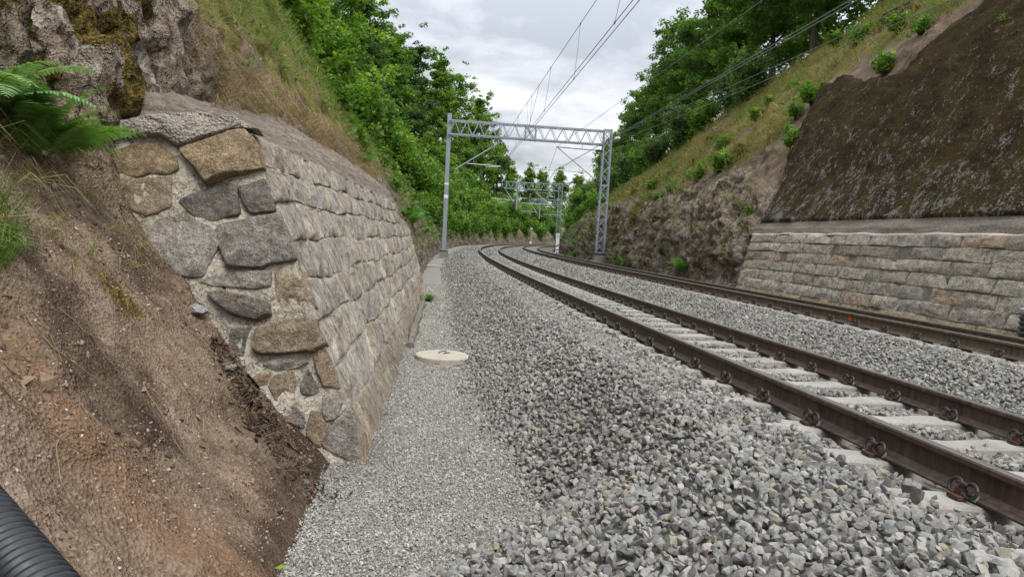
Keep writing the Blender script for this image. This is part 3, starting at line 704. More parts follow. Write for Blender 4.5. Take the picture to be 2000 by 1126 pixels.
def sleeper_mesh():
    st = [(-1.3, -.012, .085), (-1.285, 0, .098), (-.93, .0, .1), (-.55, .0, .1), (-.42, -.012, .095), (-.2, -.036, .088), (.2, -.036, .088), (.42, -.012, .095), (.55, 0, .1), (.93, 0, .1), (1.285, 0, .098), (1.3, -.012, .085)]
    V = []
    for x, zt, hw in st:
        V += [(x, -hw-.04, zt-.2), (x, -hw-.006, zt-.014), (x, -hw+.008, zt), (x, hw-.008, zt), (x, hw+.006, zt-.014), (x, hw+.04, zt-.2)]
    k = 6; n_ = len(st); F = [(i*k+j, i*k+j+1, (i+1)*k+j+1, (i+1)*k+j) for i in range(n_-1) for j in range(k-1)]
    F += [(0, 1, 4, 5), (1, 2, 3, 4), ((n_-1)*k+5, (n_-1)*k+4, (n_-1)*k+1, (n_-1)*k), ((n_-1)*k+4, (n_-1)*k+3, (n_-1)*k+2, (n_-1)*k+1)]
    return mesh_data('sleeper', V, np.array(F), M['sleeper'])
def clip_mesh():
    b = MB(); a = np.linspace(0, 2*np.pi, 19)[:-1]
    for sy in (-1, 1):
        c = np.array([.004, sy*.043, .05]); ax = np.array([-.28, 0, 1.]); ax /= np.linalg.norm(ax)
        b.tube(c+.036*(np.cos(a)[:, None]*np.array([.25*sy*0, 1, 0])+np.sin(a)[:, None]*ax), .0085, 7, 0, closed=True)
        b.tube([c+np.array([0, -sy*.03, -.022]), c+np.array([-.03, -sy*.022, -.026]), c+np.array([-.052, -sy*.018, -.03])], .008, 7, 0)
    b.tube([(.012, -.03, .072), (.02, 0, .078), (.012, .03, .072)], .008, 7, 0)
    b.box((.008, -.004, .026), (.036, .040, .044), mi=1); b.box((.002, -.006, .053), (.022, .026, .016), mi=1)
    b.box((.03, 0, .008), (.05, .07, .018), mi=1)
    b.box((-.022, -.05, .02), (.016, .022, .032), mi=2); b.box((-.022, .05, .02), (.016, .022, .032), mi=2)
    return b.data('rail_clip', [M['clip'], M['rust'], M['pad']])
SLM, CLM = sleeper_mesh(), clip_mesh()
CLIPPOS = [(-.753-.095, math.pi), (-.753+.095, 0), (.753-.095, math.pi), (.753+.095, 0)]
def track(D, Zc, off, label, mside, k0):
    tr = empty('railway_track', W(0, D, Zc), label, 'railway track', 'railway tracks')
    for lat in (-.753, .753): part('rail', rail_mesh(D, Zc, lat, 'rail', mside), tr)
    n_ = 0; rest = MB(); rc = MB()
    for k in range(k0, 330):
        s = off+k*SLP; p = W(s, D, Zc); th = float(TH(s))
        mt = Matrix.Translation(Vector(p)) @ Matrix.Rotation(-th, 4, 'Z') @ Matrix.Rotation(math.atan(CANT), 4, 'Y')
        if n_ < 100:
            o = part('sleeper', SLM, tr); o.matrix_basis = mt
            if n_ < 52:
                for x, rz in CLIPPOS:
                    c = bpy.data.objects.new('rail_clip', CLM); COL.objects.link(c); c.parent = o
                    c.scale = (.96, .96, .96); c.location = (x, 0, .006); c.rotation_euler = (0, 0, rz)
        elif s < 200:
            X = np.array(mt.to_3x3().col[0]); Y = np.array(mt.to_3x3().col[1]); Z = np.array(mt.to_3x3().col[2])
            rest.box(p-Z*.1, (2.6, .2, .2), X, Y, Z)
        if 52 <= n_ < 130:
            X = np.array(mt.to_3x3().col[0]); Y = np.array(mt.to_3x3().col[1]); Z = np.array(mt.to_3x3().col[2])
            for x, rz in CLIPPOS: rc.box(p+X*x+Z*.04, (.05, .13, .07), X, Y, Z)
        n_ += 1
    o = part('sleeper', rest.data('sleeper', M['sleeper']), tr); o['kind'] = 'stuff'
    o = part('rail_clip', rc.data('rail_clip', M['clip']), tr); o['kind'] = 'stuff'
    return tr
track(0, 0, 0., 'nearer railway track, its pale concrete sleepers uncovered between the brown rails', M['rail'], -5)
track(T2D, T2Z, T2OFF, 'farther railway track in front of the coursed stone wall, its sleepers buried in ballast', M['rail_dusty'], -4)
# orange paint dab on the farther rail web
b = MB(); p = W(6.35, T2D-.753-.0105, T2Z+.753*CANT+.095); th = float(TH(6.35)); b.box(p, (.006, .07, .06), np.array([math.cos(th), -math.sin(th), 0]), np.array([math.sin(th), math.cos(th), 0]))
tag(b.build('paint_mark', M['orange']), 'small orange paint dab on the web of the farther rail', 'paint mark')

# ------------------------------------------------------------------ masonry
def stone_block(poly, fmap, depth, seed, r, rough=.02, spacing=.03, facet=.12):
    """one rock-faced stone: poly in metres (u, w) on the wall face; fmap(u, w, h) -> xyz"""
    P = np.asarray(poly, float)
    q = []
    for i in range(len(P)):
        a, b = P[i-1], P[i]; c = P[(i+1) % len(P)]
        q += [b+(a-b)*.06, b+(c-b)*.06]
    P = np.array(q); nxt = np.roll(P, -1, 0); L = np.linalg.norm(nxt-P, axis=1); per = L.sum()
    m = int(np.clip(per/spacing, 20, 84)); cum = np.concatenate([[0], np.cumsum(L)]); t = np.linspace(0, per, m, endpoint=False)
    Q = np.concatenate([P, P[:1]]); ring = np.stack([np.interp(t, cum, Q[:, k]) for k in (0, 1)], 1)
    cen = ring.mean(0)
    nz = vnoise(np.concatenate([ring*9, np.full((m, 1), seed*.7)], 1), seed)
    ring = cen+(ring-cen)*(1+.04*nz+.025*vnoise(np.concatenate([ring*30, np.full((m, 1), seed*.3)], 1), seed+1))[:, None]
    rs = np.array([1.02, 1.004, .985, .985, .955, .90, .82, .72, .60, .46, .30, .15]); hs = np.array([-.06, .45*depth, .86*depth, .86*depth, .97*depth]+[1.0*depth]*7)
    U = [cen+(ring-cen)*x for x in rs]+[cen[None]]; H = [np.full(m, h) for h in hs]+[np.array([1.0*depth])]
    U = np.concatenate(U); H = np.concatenate(H)
    tilt = r.normal(0, facet, 2)
    nn = np.concatenate([U*1., np.full((len(U), 1), seed*1.3)], 1)
    inside = np.concatenate([np.repeat((1-rs**6), m), [1.]])
    ext = np.abs(ring-cen).max(0)+1e-6; q_ = (U-cen)/ext
    pl_ = np.stack([np.full(len(U), depth*r.uniform(.05, .25))]+[q_@(lambda v: v/np.linalg.norm(v))(r.normal(size=2))*depth*r.uniform(.3, .8)+depth*r.uniform(.1, .45) for _ in range(4)], 1).min(1)
    H = H+pl_*np.concatenate([np.repeat(np.clip((1.02-rs)*14, 0, 1), m), [1.]])+(U-cen)@tilt*.35*inside+inside*(rough*.9*fbm(nn, 5, 3, seed)+rough*.5*ridged(nn, 5, 2, seed+3)+rough*.8*(cells(nn, 4.5, seed)[0]-.5))
    idx = np.arange(len(rs)*m).reshape(len(rs), m); nx = np.roll(idx, -1, 1)
    sel = np.array([0, 1]+list(range(3, len(rs)-1))); F4 = np.stack([idx[sel], nx[sel], nx[sel+1], idx[sel+1]], -1).reshape(-1, 4)
    cI = len(rs)*m; F3 = np.stack([idx[-1], nx[-1], np.full(m, cI)], 1)
    return fmap(U[:, 0], U[:, 1], H), F4, F3
class Stones:
    def __init__(s): s.V = []; s.F4 = []; s.F3 = []; s.C = []; s.n = 0
    def add(s, V, F4, F3, c):
        s.V.append(V); s.F4.append(F4+s.n); s.F3.append(F3+s.n); s.n += len(V); s.C.append(np.repeat(np.asarray(c)[None], len(V), 0))
    def data(s, name, mat):
        return mesh_data(name, np.concatenate(s.V), [np.concatenate(s.F4), np.concatenate(s.F3)], mat, np.concatenate(s.C), smooth=True)
def sheet(fmap, us, ws, h, name, mat, amp=.02, fr=5, seed=0, flip=False, keep=None):
    U, Wv = np.meshgrid(us, ws, indexing='ij'); hh = np.broadcast_to(h, U.shape).ravel()
    base = fmap(U.ravel(), Wv.ravel(), hh); hh = hh+amp*fbm(base, fr, 4, seed)
    F = grid_faces(len(us), len(ws), flip)
    if keep is not None:
        k = keep(U.ravel(), Wv.ravel()); F = F[k[F].all(1)]
    return mesh_data(name, fmap(U.ravel(), Wv.ravel(), hh), F, mat, smooth=True)

# left wall: end face towards the viewer (A foot, B top of the corner) and long battered face along the path
A0 = np.array([-1.04, 4.94, -.6]); ELAT = np.array([-.99014853, -.140021, 0.]); EUP = np.array([-.04588675, .32448487, .94477721]); EN = np.array([.13228865, -.93546977, .32771332])
def fend(u, w_, h): return A0+np.outer(u, ELAT)+np.outer(w_, EUP)+np.outer(h, EN)
ENDSTONES = [
('tan',[(1.57,2.39),(1.13,2.57),(1.04,2.5),(0.95,2.28),(1.21,2.19),(1.35,2.11),(1.44,2.23)]),
('tan',[(2.13,2.24),(2.06,2.35),(1.91,2.42),(1.76,2.42),(1.65,2.33),(1.61,2.23),(1.68,2.19),(1.78,2.18),(1.92,2.15),(2.01,2.18)]),
('brown',[(2.02,2.04),(1.87,2.12),(1.65,2.15),(1.62,1.92),(1.71,1.86),(1.8,1.83),(1.93,1.91)]),
('dark',[(1.54,1.97),(1.4,2.05),(1.25,2.13),(1.14,2.11),(1.11,1.89),(1.3,1.82),(1.42,1.86)]),
('dark',[(1.11,2.1),(0.92,2.19),(0.82,1.93),(1.01,1.9),(1.06,1.97)]),
('grey',[(1.73,1.67),(1.68,1.78),(1.51,1.84),(1.32,1.76),(1.22,1.7),(1.23,1.6),(1.29,1.47),(1.31,1.37),(1.47,1.37),(1.61,1.47),(1.7,1.59)]),
('grey',[(1.22,1.76),(1.01,1.83),(0.79,1.88),(0.72,1.76),(0.64,1.54),(0.9,1.47),(1.12,1.45),(1.18,1.61)]),
('grey',[(1.25,1.35),(1.04,1.43),(0.82,1.42),(0.8,1.31),(0.91,1.28),(1.2,1.29),(1.3,1.32)]),
('brown',[(0.76,1.43),(0.61,1.49),(0.52,1.33),(0.44,1.16),(0.53,1.12),(0.69,1.13),(0.74,1.27)]),
('dark',[(1.24,1.22),(1.15,1.24),(0.8,1.17),(0.78,1.08),(0.88,1.03),(1.07,1.07),(1.19,1.16)]),
('brown',[(0.86,0.95),(0.75,1.02),(0.56,1.04),(0.45,1.06),(0.36,0.86),(0.44,0.81),(0.62,0.79),(0.8,0.77),(0.87,0.82)]),
('dark',[(1.05,0.95),(0.9,0.97),(0.93,0.87),(0.94,0.76),(1.0,0.77),(1.05,0.85)]),
('grey',[(0.78,0.7),(0.68,0.74),(0.55,0.73),(0.46,0.72),(0.56,0.67),(0.7,0.65)]),
('brown',[(0.42,0.76),(0.33,0.81),(0.25,0.65),(0.22,0.54),(0.33,0.55),(0.38,0.65)]),
('brown',[(0.73,0.54),(0.69,0.61),(0.57,0.65),(0.54,0.54),(0.56,0.43),(0.67,0.43)]),
('dark',[(0.5,0.52),(0.46,0.67),(0.36,0.5),(0.41,0.47),(0.48,0.47)]),
('dark',[(0.65,0.34),(0.52,0.38),(0.45,0.3),(0.46,0.23),(0.57,0.27)]),
('brown',[(0.42,0.18),(0.41,0.35),(0.33,0.34),(0.25,0.24),(0.3,0.11),(0.34,0.1)]),
('grey',[(0.32,0.44),(0.27,0.48),(0.18,0.43),(0.22,0.31),(0.29,0.28),(0.32,0.35)]),
('grey',[(0.29,0.11),(0.22,0.24),(0.16,0.36),(0.11,0.38),(0.04,0.15),(0.01,0.01),(0.11,-0.0),(0.21,0.05)]),
('tan',[(0.86,0.58),(0.81,0.62),(0.73,0.62),(0.75,0.55),(0.84,0.53)]),
('grey',[(1.98,1.66),(1.86,1.72),(1.82,1.58),(1.9,1.52)]), ('brown',[(1.6,1.26),(1.45,1.3),(1.38,1.2),(1.5,1.12)])]
TONE = {'tan': (.35, .265, .165), 'brown': (.285, .225, .16), 'dark': (.20, .18, .155), 'grey': (.335, .305, .265)}
wl = empty('stone_wall', A0, 'rough granite retaining wall with thick mortar and a battered end beside the gravel path', 'retaining wall')
r = np.random.default_rng(21); es = Stones()
for k, (c, poly) in enumerate(ENDSTONES):
    es.add(*stone_block(np.mean(poly, 0)+(np.array(poly)-np.mean(poly, 0))*1.10, fend, (.12 if k == 0 else .085 if k in (6, 9, 10) else r.uniform(.018, .045)), 100+k, r, .022, .022), np.array(TONE[c])*r.uniform(.85, 1.15))
part('end_stone', es.data('end_stone', M['masonry']), wl)
# mortar bed of the end face
OUT = np.array([(-.0, -.3), (0, 0), (.54, 1.295), (1.08, 2.59), (1.25, 2.66), (1.6, 2.55), (2.3, 2.45), (2.6, 2.0), (2.2, 1.4), (1.8, .9), (1.5, .3), (1.2, -.2), (.6, -.35)])
def inside(poly, x, y):
    c = np.zeros(len(x), bool); j = len(poly)-1
    for i in range(len(poly)):
        a, b = poly[i], poly[j]; c ^= ((a[1] > y) != (b[1] > y)) & (x < (b[0]-a[0])*(y-a[1])/(b[1]-a[1]+1e-12)+a[0]); j = i
    return c
cen = np.array([1.15, 1.3]); m = 260; cumL = np.concatenate([[0], np.cumsum(np.linalg.norm(np.roll(OUT, -1, 0)-OUT, axis=1))]); tt = np.linspace(0, cumL[-1], m, endpoint=False); Q = np.concatenate([OUT, OUT[:1]])
ring = np.stack([np.interp(tt, cumL, Q[:, k]) for k in (0, 1)], 1); rs = np.concatenate([[1.0], np.linspace(1, 0.02, 46)])
U = np.concatenate([cen+(ring-cen)*x for x in rs]); H = np.concatenate([np.full(m, -.5)]+[np.zeros(m)]*46); 
H[m:] += .004+.032*fbm(fend(U[m:, 0], U[m:, 1], H[m:]), 4, 4, 61)+.012*ridged(fend(U[m:, 0], U[m:, 1], H[m:]), 12, 3, 62)
idx = np.arange(len(rs)*m).reshape(len(rs), m); nx = np.roll(idx, -1, 1)
part('mortar_bed', mesh_data('mortar_bed', fend(U[:, 0], U[:, 1], H), np.stack([idx[:-1], nx[:-1], nx[1:], idx[1:]], -1).reshape(-1, 4), M['mortar'], smooth=True), wl)

LL = 19.2
def ffront(x, w_, h):
    x = np.asarray(x, float); w_ = np.asarray(w_, float); u = x/LL
    def base(u, w_):
        sb_, st_ = 2.36+u*19.24, 3.21+u*18.2
        db_ = np.interp(sb_, [2.36, 6, 14, 21.6], [-3.68, -3.55, -3.36, -3.45]); dt_ = np.interp(st_, [3.21, 8, 14.7, 21.4], [-4.76, -4.44, -4.12, -4.22])
        zb_ = path_z(sb_); v = w_
        return W(sb_*(1-v)+st_*v, db_*(1-v)+dt_*v, zb_*(1-v)+1.85*v)
    p = base(u, w_); e = 1e-3
    n_ = np.cross(base(u+e, w_)-p, base(u, w_+e)-p); n_ /= np.linalg.norm(n_, axis=1)[:, None]
    n_ *= np.sign(n_[:, :1]+1e-9)          # towards the track
    return p+n_*np.asarray(h)[:, None]
XSTEP = (14.7-3.21)/18.2*LL; WFAR = .775
CW = [-.12, .13, .265, .395, .52, .65, .775, .89, 1.]
fs = Stones(); r = np.random.default_rng(22)
for c in range(len(CW)-1):
    x = -.02 if c % 2 else -.02; far = LL if CW[c+1] <= WFAR+.01 else XSTEP
    first = True
    while x < far-.1:
        L = r.uniform(.36, .85) if not first else r.uniform(.35, .8)
        first = False
        x2 = min(x+L, far)
        if far-x2 < .25: x2 = far
        wv = lambda xx, k: CW[k]+(.007*math.sin(xx*1.7+k*2.1)+.005*math.sin(xx*4.3+k*5))*(0 < k < len(CW)-1)
        g_ = .009; gw = .004
        j = lambda a=.012: r.normal(0, a)
        poly = [(x+g_+(j() if x > 0 else 0), wv(x, c)*2.55+gw*2.5), ((x+x2)/2, wv((x+x2)/2, c)*2.55+gw*2.5+j(.008)), (x2-g_+j(), wv(x2, c)*2.55+gw*2.5), (x2-g_+j(.012), (wv(x2, c)+wv(x2, c+1))/2*2.55),
                (x2-g_+j(), wv(x2, c+1)*2.55-gw*2.5), ((x+x2)/2, wv((x+x2)/2, c+1)*2.55-gw*2.5+j(.008)), (x+g_+(j() if x > 0 else 0), wv(x, c+1)*2.55-gw*2.5), (x+g_+(j(.012) if x > 0 else 0), (wv(x, c)+wv(x, c+1))/2*2.55)]
        fm = lambda u, w_, h: ffront(u, w_/2.55, h)
        sp = .03 if x < 6 else .05
        col = np.array([(.44, .39, .315), (.40, .365, .31), (.47, .425, .355), (.41, .345, .265), (.36, .33, .29)][r.choice(5, p=[.3, .25, .22, .13, .10])])*r.uniform(.85, 1.12)
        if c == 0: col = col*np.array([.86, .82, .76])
        fs.add(*stone_block(poly, fm, r.uniform(.015, .036), 300+int(x*37)+c*911, r, .026, sp, .16), col); x = x2
part('face_stone', fs.data('face_stone', M['masonry_streak']), wl)
part('mortar_bed', sheet(ffront, np.linspace(0, XSTEP, 260), np.linspace(-.15, 1., 60), .008, 'mortar_bed', M['mortar'], .016, 6, 5), wl)
part('mortar_bed', sheet(ffront, np.linspace(XSTEP, LL, 90), np.linspace(-.15, WFAR, 50), .008, 'mortar_bed', M['mortar'], .016, 6, 5), wl)
# far return, step return, capping of sprayed concrete
def ret(x, w0, w1, name):
    us = np.linspace(0, .9, 14); ws = np.linspace(w0, w1, 30); U, Wv = np.meshgrid(us, ws, indexing='ij')
    p = ffront(np.full(U.size, x), Wv.ravel(), np.zeros(U.size)); t_ = TH(2.36+x); p = p+np.outer(U.ravel(), np.array([-math.cos(t_), math.sin(t_), 0.]))
    p[:, 1] += .03*fbm(p, 6, 3, 4)
    return mesh_data(name, p, grid_faces(14, 30), M['mortar'], smooth=True)
part('mortar_bed', ret(LL, -.15, WFAR, 'mortar_bed'), wl); part('mortar_bed', ret(XSTEP, WFAR, 1., 'mortar_bed'), wl)
def cap(x0, x1, w_, width, rise, seed, nx_, lead=0.):
    xs = np.linspace(x0, x1, nx_); vs = np.linspace(0, 1, 26); X, Vv = np.meshgrid(xs, vs, indexing='ij'); X, Vv = X.ravel(), Vv.ravel()
    wid = np.interp(X, [0, 1.2, 4, LL], width); ris = np.interp(X, [0, 1.2, 4, LL], rise)
    p = ffront(X, np.full(len(X), w_), np.full(len(X), .035)); t_ = TH(3.2+X)
    p = p+np.stack([-np.cos(t_), np.sin(t_), t_*0], 1)*(wid*Vv)[:, None]
    p[:, 2] += ris*(.25*sstep(0, .25, Vv)+.75*Vv**1.3)-.03*(Vv < .02)
    p[:, 2] -= (1-sstep(x0, x0+.16, X))*.55*sstep(.0, .25, Vv)
    nz = fbm(p, 1.6, 4, seed)*.035+fbm(p, 8, 4, seed+1)*.03+.02*ridged(p, 5, 3, seed+5); sv_ = Vv*7+.8*vnoise(np.stack([X*.5, Vv*2, X*0], 1), seed+8); nz = nz+.05*(sv_-np.floor(sv_)-.5)*sstep(.12, .3, Vv); p[:, 2] += nz*sstep(0, .08, Vv)
    return mesh_data('capping', p, grid_faces(nx_, 26, True), M['shotcrete'], smooth=True)
part('capping', cap(.02, XSTEP, 1., [1.15, 1.15, .95, .75], [.26, .45, .72, .8], 7, 260), wl)
part('capping', cap(XSTEP, LL, WFAR, [.7, .7, .7, .7], [.3, .3, .3, .5], 9, 80), wl)
# lumpy sprayed-concrete tongue over the top of the end face
TG = np.array([(.98, 2.6), (1.12, 2.63), (1.3, 2.56), (1.5, 2.46), (1.62, 2.41), (1.75, 2.5), (1.95, 2.49), (2.10, 2.42), (2.2, 2.46), (2.1, 2.58), (1.9, 2.65), (1.5, 2.73), (1.2, 2.71)])
tg = Stones(); tg.add(*stone_block(TG, fend, .085, 77, np.random.default_rng(3), .03, .02, .05), (.3, .3, .3)); part('mortar_lump', tg.data('mortar_lump', M['speckle']), wl)
# footing strip along the toe
b = MB(); xs = np.linspace(5.0, 13.2, 40); p1 = ffront(xs, np.full(40, .0), np.full(40, .10)); p1[:, 2] = path_z(2.36+xs)+.03+.02*np.sin(xs*2)
b.tube(p1, .07+.015*np.sin(xs*3.1), 8); part('footing', b.data('footing', M['mortar_grey'], True), wl)

# right wall
wr = empty('stone_wall', W(9, 5.95, -.4), 'coursed grey granite retaining wall with dark open joints behind the farther track', 'retaining wall')
def fright(x, w_, h):
    s = np.asarray(x, float); w_ = np.asarray(w_, float)
    d = 5.90+w_*.5; z = -.42+w_*2.07; p = W(s, d, z); t_ = TH(s); nr = np.stack([-np.cos(t_)*.97, np.sin(t_)*.97, np.full(len(s), .24)], 1)
    return p+nr*np.asarray(h)[:, None]
RW = [0, .13, .262, .392, .52, .648, .768, .886, 1.]; rs_ = Stones(); r = np.random.default_rng(31)
for c in range(8):
    x = 1.5; openj = c in (2, 4, 6)
    while x < 16.5-.05:
        L = r.uniform(.95, 1.3) if openj else r.uniform(.6, 1.1); x2 = min(x+L, 16.52)
        if 16.52-x2 < .25: x2 = 16.52
        gx = .012 if openj else .004; wv = lambda k: RW[k]*2.12; gy = .006; j = lambda a=.012: r.normal(0, a)
        tl = -.03 if openj else r.normal(0, .03)
        poly = [(x+gx, wv(c)+gy), ((x+x2)/2, wv(c)+gy+j()), (x2-gx, wv(c)+gy), (x2-gx+tl*.5, (wv(c)+wv(c+1))/2), (x2-gx+tl, wv(c+1)-gy), ((x+x2)/2, wv(c+1)-gy+j()), (x+gx+tl, wv(c+1)-gy), (x+gx+tl*.5, (wv(c)+wv(c+1))/2)]
        col = np.array([(.43, .385, .30), (.39, .35, .285), (.47, .425, .345), (.425, .33, .235), (.35, .31, .245)][r.choice(5, p=[.34, .28, .2, .07, .11])])*r.uniform(.88, 1.12)
        if c < 2: col = col*np.array([.86, .82, .66])
        rs_.add(*stone_block(poly, lambda u, w_, h: fright(u, w_/2.12, h), r.uniform(.028, .055), 900+int(x*41)+c*577, r, .022, .045, .08), col); x = x2
part('face_stone', rs_.data('face_stone', M['masonry']), wr)
part('mortar_bed', sheet(fright, np.linspace(1.4, 16.5, 150), np.linspace(-.1, 1., 26), .022, 'mortar_bed', M['mortar_grey'], .012, 5, 15), wr)
us = np.linspace(0, .9, 8); ws = np.linspace(-.1, 1, 20); U, Wv = np.meshgrid(us, ws, indexing='ij'); p = fright(np.full(U.size, 16.5), Wv.ravel(), np.full(U.size, .02)); p = p+np.outer(U.ravel(), [math.cos(TH(16.5)), -math.sin(TH(16.5)), 0])
part('mortar_bed', mesh_data('mortar_bed', p, grid_faces(8, 20, True), M['mortar_grey']), wr)
b = MB()
xs = np.linspace(1.4, 16.5, 90); 
for dd, zz0, rr in ((6.42, 1.665, .028), ):
    pr = [(-.06, 0), (-.055, .04), (.0, .055), (.25, .05), (.33, .0)]
    V = []
    for x, z in pr: V.append(W(xs, 6.42+x, 1.64+z+.012*np.sin(xs*2.3+x*9)+.01*np.sin(xs*5.7)))
    V = np.stack(V, 1); b.add(V.reshape(-1, 3), grid_faces(90, 5))
part('capping', b.data('capping', M['capping'], True), wr)
b = MB(); xs = np.linspace(2, 13.0, 60); b.tube(W(xs, 6.80+.02*np.sin(xs*3), np.interp(xs, [2, 9, 13], [1.86, 1.84, 1.74])+.012*np.sin(xs*2.1)), .018, 6); part('membrane_edge', b.data('membrane_edge', M['capping'], True), wr)

# mossy facing above the right wall
mf = empty('mossy_facing', W(10, 6.8, 1.7), 'steep dark facing covered in brown moss with pale lichen flecks above the coursed stone wall', 'rock face')
xs = np.linspace(0, 19.4, 250); pf = np.array([(6.66, 1.63), (6.74, 1.82), (6.90, 1.97), (7.72, 3.22), (8.67, 5.2), (9.6, 6.95), (10.5, 8.35), (11.35, 9.6)]); tv = np.concatenate([np.linspace(0, 2, 14, endpoint=False), np.linspace(2, 7, 140)])
X, Tv = np.meshgrid(xs, tv, indexing='ij'); Dd = np.interp(Tv, range(8), pf[:, 0]); Zz = np.interp(Tv, range(8), pf[:, 1])
q = W(X, Dd, Zz).reshape(-1, 3); xf = X.ravel()
ztop = MZ(xf)+.25*fbm(np.stack([xf, xf*0, xf*0], 1), 1.3, 4, 7)
edge = np.minimum(sstep(0, .25, ztop-Zz.ravel()), sstep(0, .3, MX(Zz.ravel())+.1+.22*fbm(q, 1.3, 4, 8)-xf))
off = .10*edge-.35*(1-edge)+edge*(.05*fbm(q, 1.4, 4, 2)+.028*fbm(q, 6, 3, 3)+.02*ridged(q*np.array([1, 1, .5]), 9, 2, 4)*sstep(2.1, 2.4, Zz.ravel()))
off = np.where(Zz.ravel() < 2.02, .04+.03*fbm(q*np.array([.5, .5, 3]), 3, 3, 12), off)
off = np.where(xf > MX(Zz.ravel())+.1, off-.5*sstep(0, .5, xf-MX(Zz.ravel())-.1), off)
t_ = TH(xf); nr = np.stack([-np.cos(t_)*.88, np.sin(t_)*.88, np.full(len(xf), .47)], 1); q = q+nr*off[:, None]
Fq = grid_faces(250, len(tv), False); low = Fq[:, 0] % len(tv) < 15
part('facing', mesh_data('facing', q, Fq[~low], M['moss_face'], smooth=True), mf)
part('footing', mesh_data('footing', q, Fq[low], M['grey_spray'], smooth=True), mf)

# ------------------------------------------------------------------ electrification
def frame(s):
    t_ = float(TH(s)); X = np.array([math.cos(t_), -math.sin(t_), 0]); Y = np.array([math.sin(t_), math.cos(t_), 0]); O_ = W(s, 0, 0)
    return lambda d, z, y=0.: O_+X*d+Y*y+np.array([0, 0, z]), X, Y
def cantilever(P, parent, tubes, dark, regs):
    b = MB(); th = .03
    for (d0, z0), (d1, z1), r_ in tubes: b.tube([P(d0, z0), P(d1, z1)], r_, 8, 0)
    for (d0, z0), (d1, z1) in dark:
        a, c = P(d0, z0), P(d1, z1); L = np.linalg.norm(c-a); n_ = 7
        b.tube([a+(c-a)*k/(2*n_) for k in range(2*n_+1)], [.045 if k % 2 else .075 for k in range(2*n_+1)], 10, 1)
    for pts in regs: b.tube([P(d, z) for d, z in pts], .016, 6, 0)
    return part('cantilever', b.data('cantilever', [M['galv_pale'], M['insul']]), parent)
def lattice_mast(P, X, Y, d0, d1, zb, zt, y, name='lattice_mast'):
    b = MB(); dep = .36; n_ = int((zt-zb)/.52)
    fl_ = lambda z: 1+.08*(zt-z)/(zt-zb)
    c = (d0+d1)/2; hw = (d1-d0)/2
    leg = lambda sx, sy, z: P(c+sx*hw*fl_(z), z, y+sy*dep/2)
    for sx in (-1, 1):
        for sy in (-1, 1): b.bar(leg(sx, sy, zb), leg(sx, sy, zt), .075, .075, 0, tuple(Y))
    zs = np.linspace(zb+.1, zt-.1, n_+1)
    for i in range(n_):
        for sy in (-1, 1):
            a = 1 if (i+(sy > 0)) % 2 else -1
            b.bar(leg(-a, sy, zs[i]), leg(a, sy, zs[i+1]), .045, .03, 0, tuple(Y))
        for sx in (-1, 1):
            a = 1 if i % 2 else -1
            b.bar(leg(sx, -a, zs[i]), leg(sx, a, zs[i+1]), .045, .03, 0, tuple(X))
    for z in (zb+.02, zb+(zt-zb)*.55, zt-.05):
        for sy in (-1, 1): b.bar(leg(-1, sy, z), leg(1, sy, z), .03, .09, 0)
        for sx in (-1, 1): b.bar(leg(sx, -1, z), leg(sx, 1, z), .03, .09, 0)
    return b.data(name, M['galv'])
def beam(P, Y, d0, d1, zl, zh, y=0.):
    b = MB(); dep = .5; tl = [(d0, d1)]
    for z in (zl, zh):
        for sy in (-1, 1): b.bar(P(d0, z, y+sy*dep/2), P(d1, z, y+sy*dep/2), .08, .08)
    n_ = int(round((d1-d0)/.36)); ds = np.linspace(d0, d1, n_+1)
    for i in range(n_):
        u = i % 2
        for sy in (-1, 1): b.bar(P(ds[i], zh if u else zl, y+sy*dep/2), P(ds[i+1], zl if u else zh, y+sy*dep/2), .032, .032, 0, tuple(Y))
        if i % 2 == 0:
            for z in (zl, zh): b.bar(P(ds[i], z, y-dep/2), P(ds[min(i+2, n_)], z, y+dep/2), .03, .03)
    for d in (0., 1.57, 2.19):
        for sy in (-1, 1): b.bar(P(d, zl-.06, y+sy*dep/2), P(d, zh+.06, y+sy*dep/2), .06, .06, 0, tuple(Y))
        for z in (zl, zh): b.bar(P(d, z, y-dep/2), P(d, z, y+dep/2), .06, .06)
    for sy in (-1, 1):
        b.bar(P(1.57, zl, y+sy*dep/2), P(2.19, zh, y+sy*dep/2), .045, .045, 0, tuple(Y)); b.bar(P(2.19, zl, y+sy*dep/2), P(1.57, zh, y+sy*dep/2), .045, .045, 0, tuple(Y))
    return b.data('truss_beam', M['galv'])
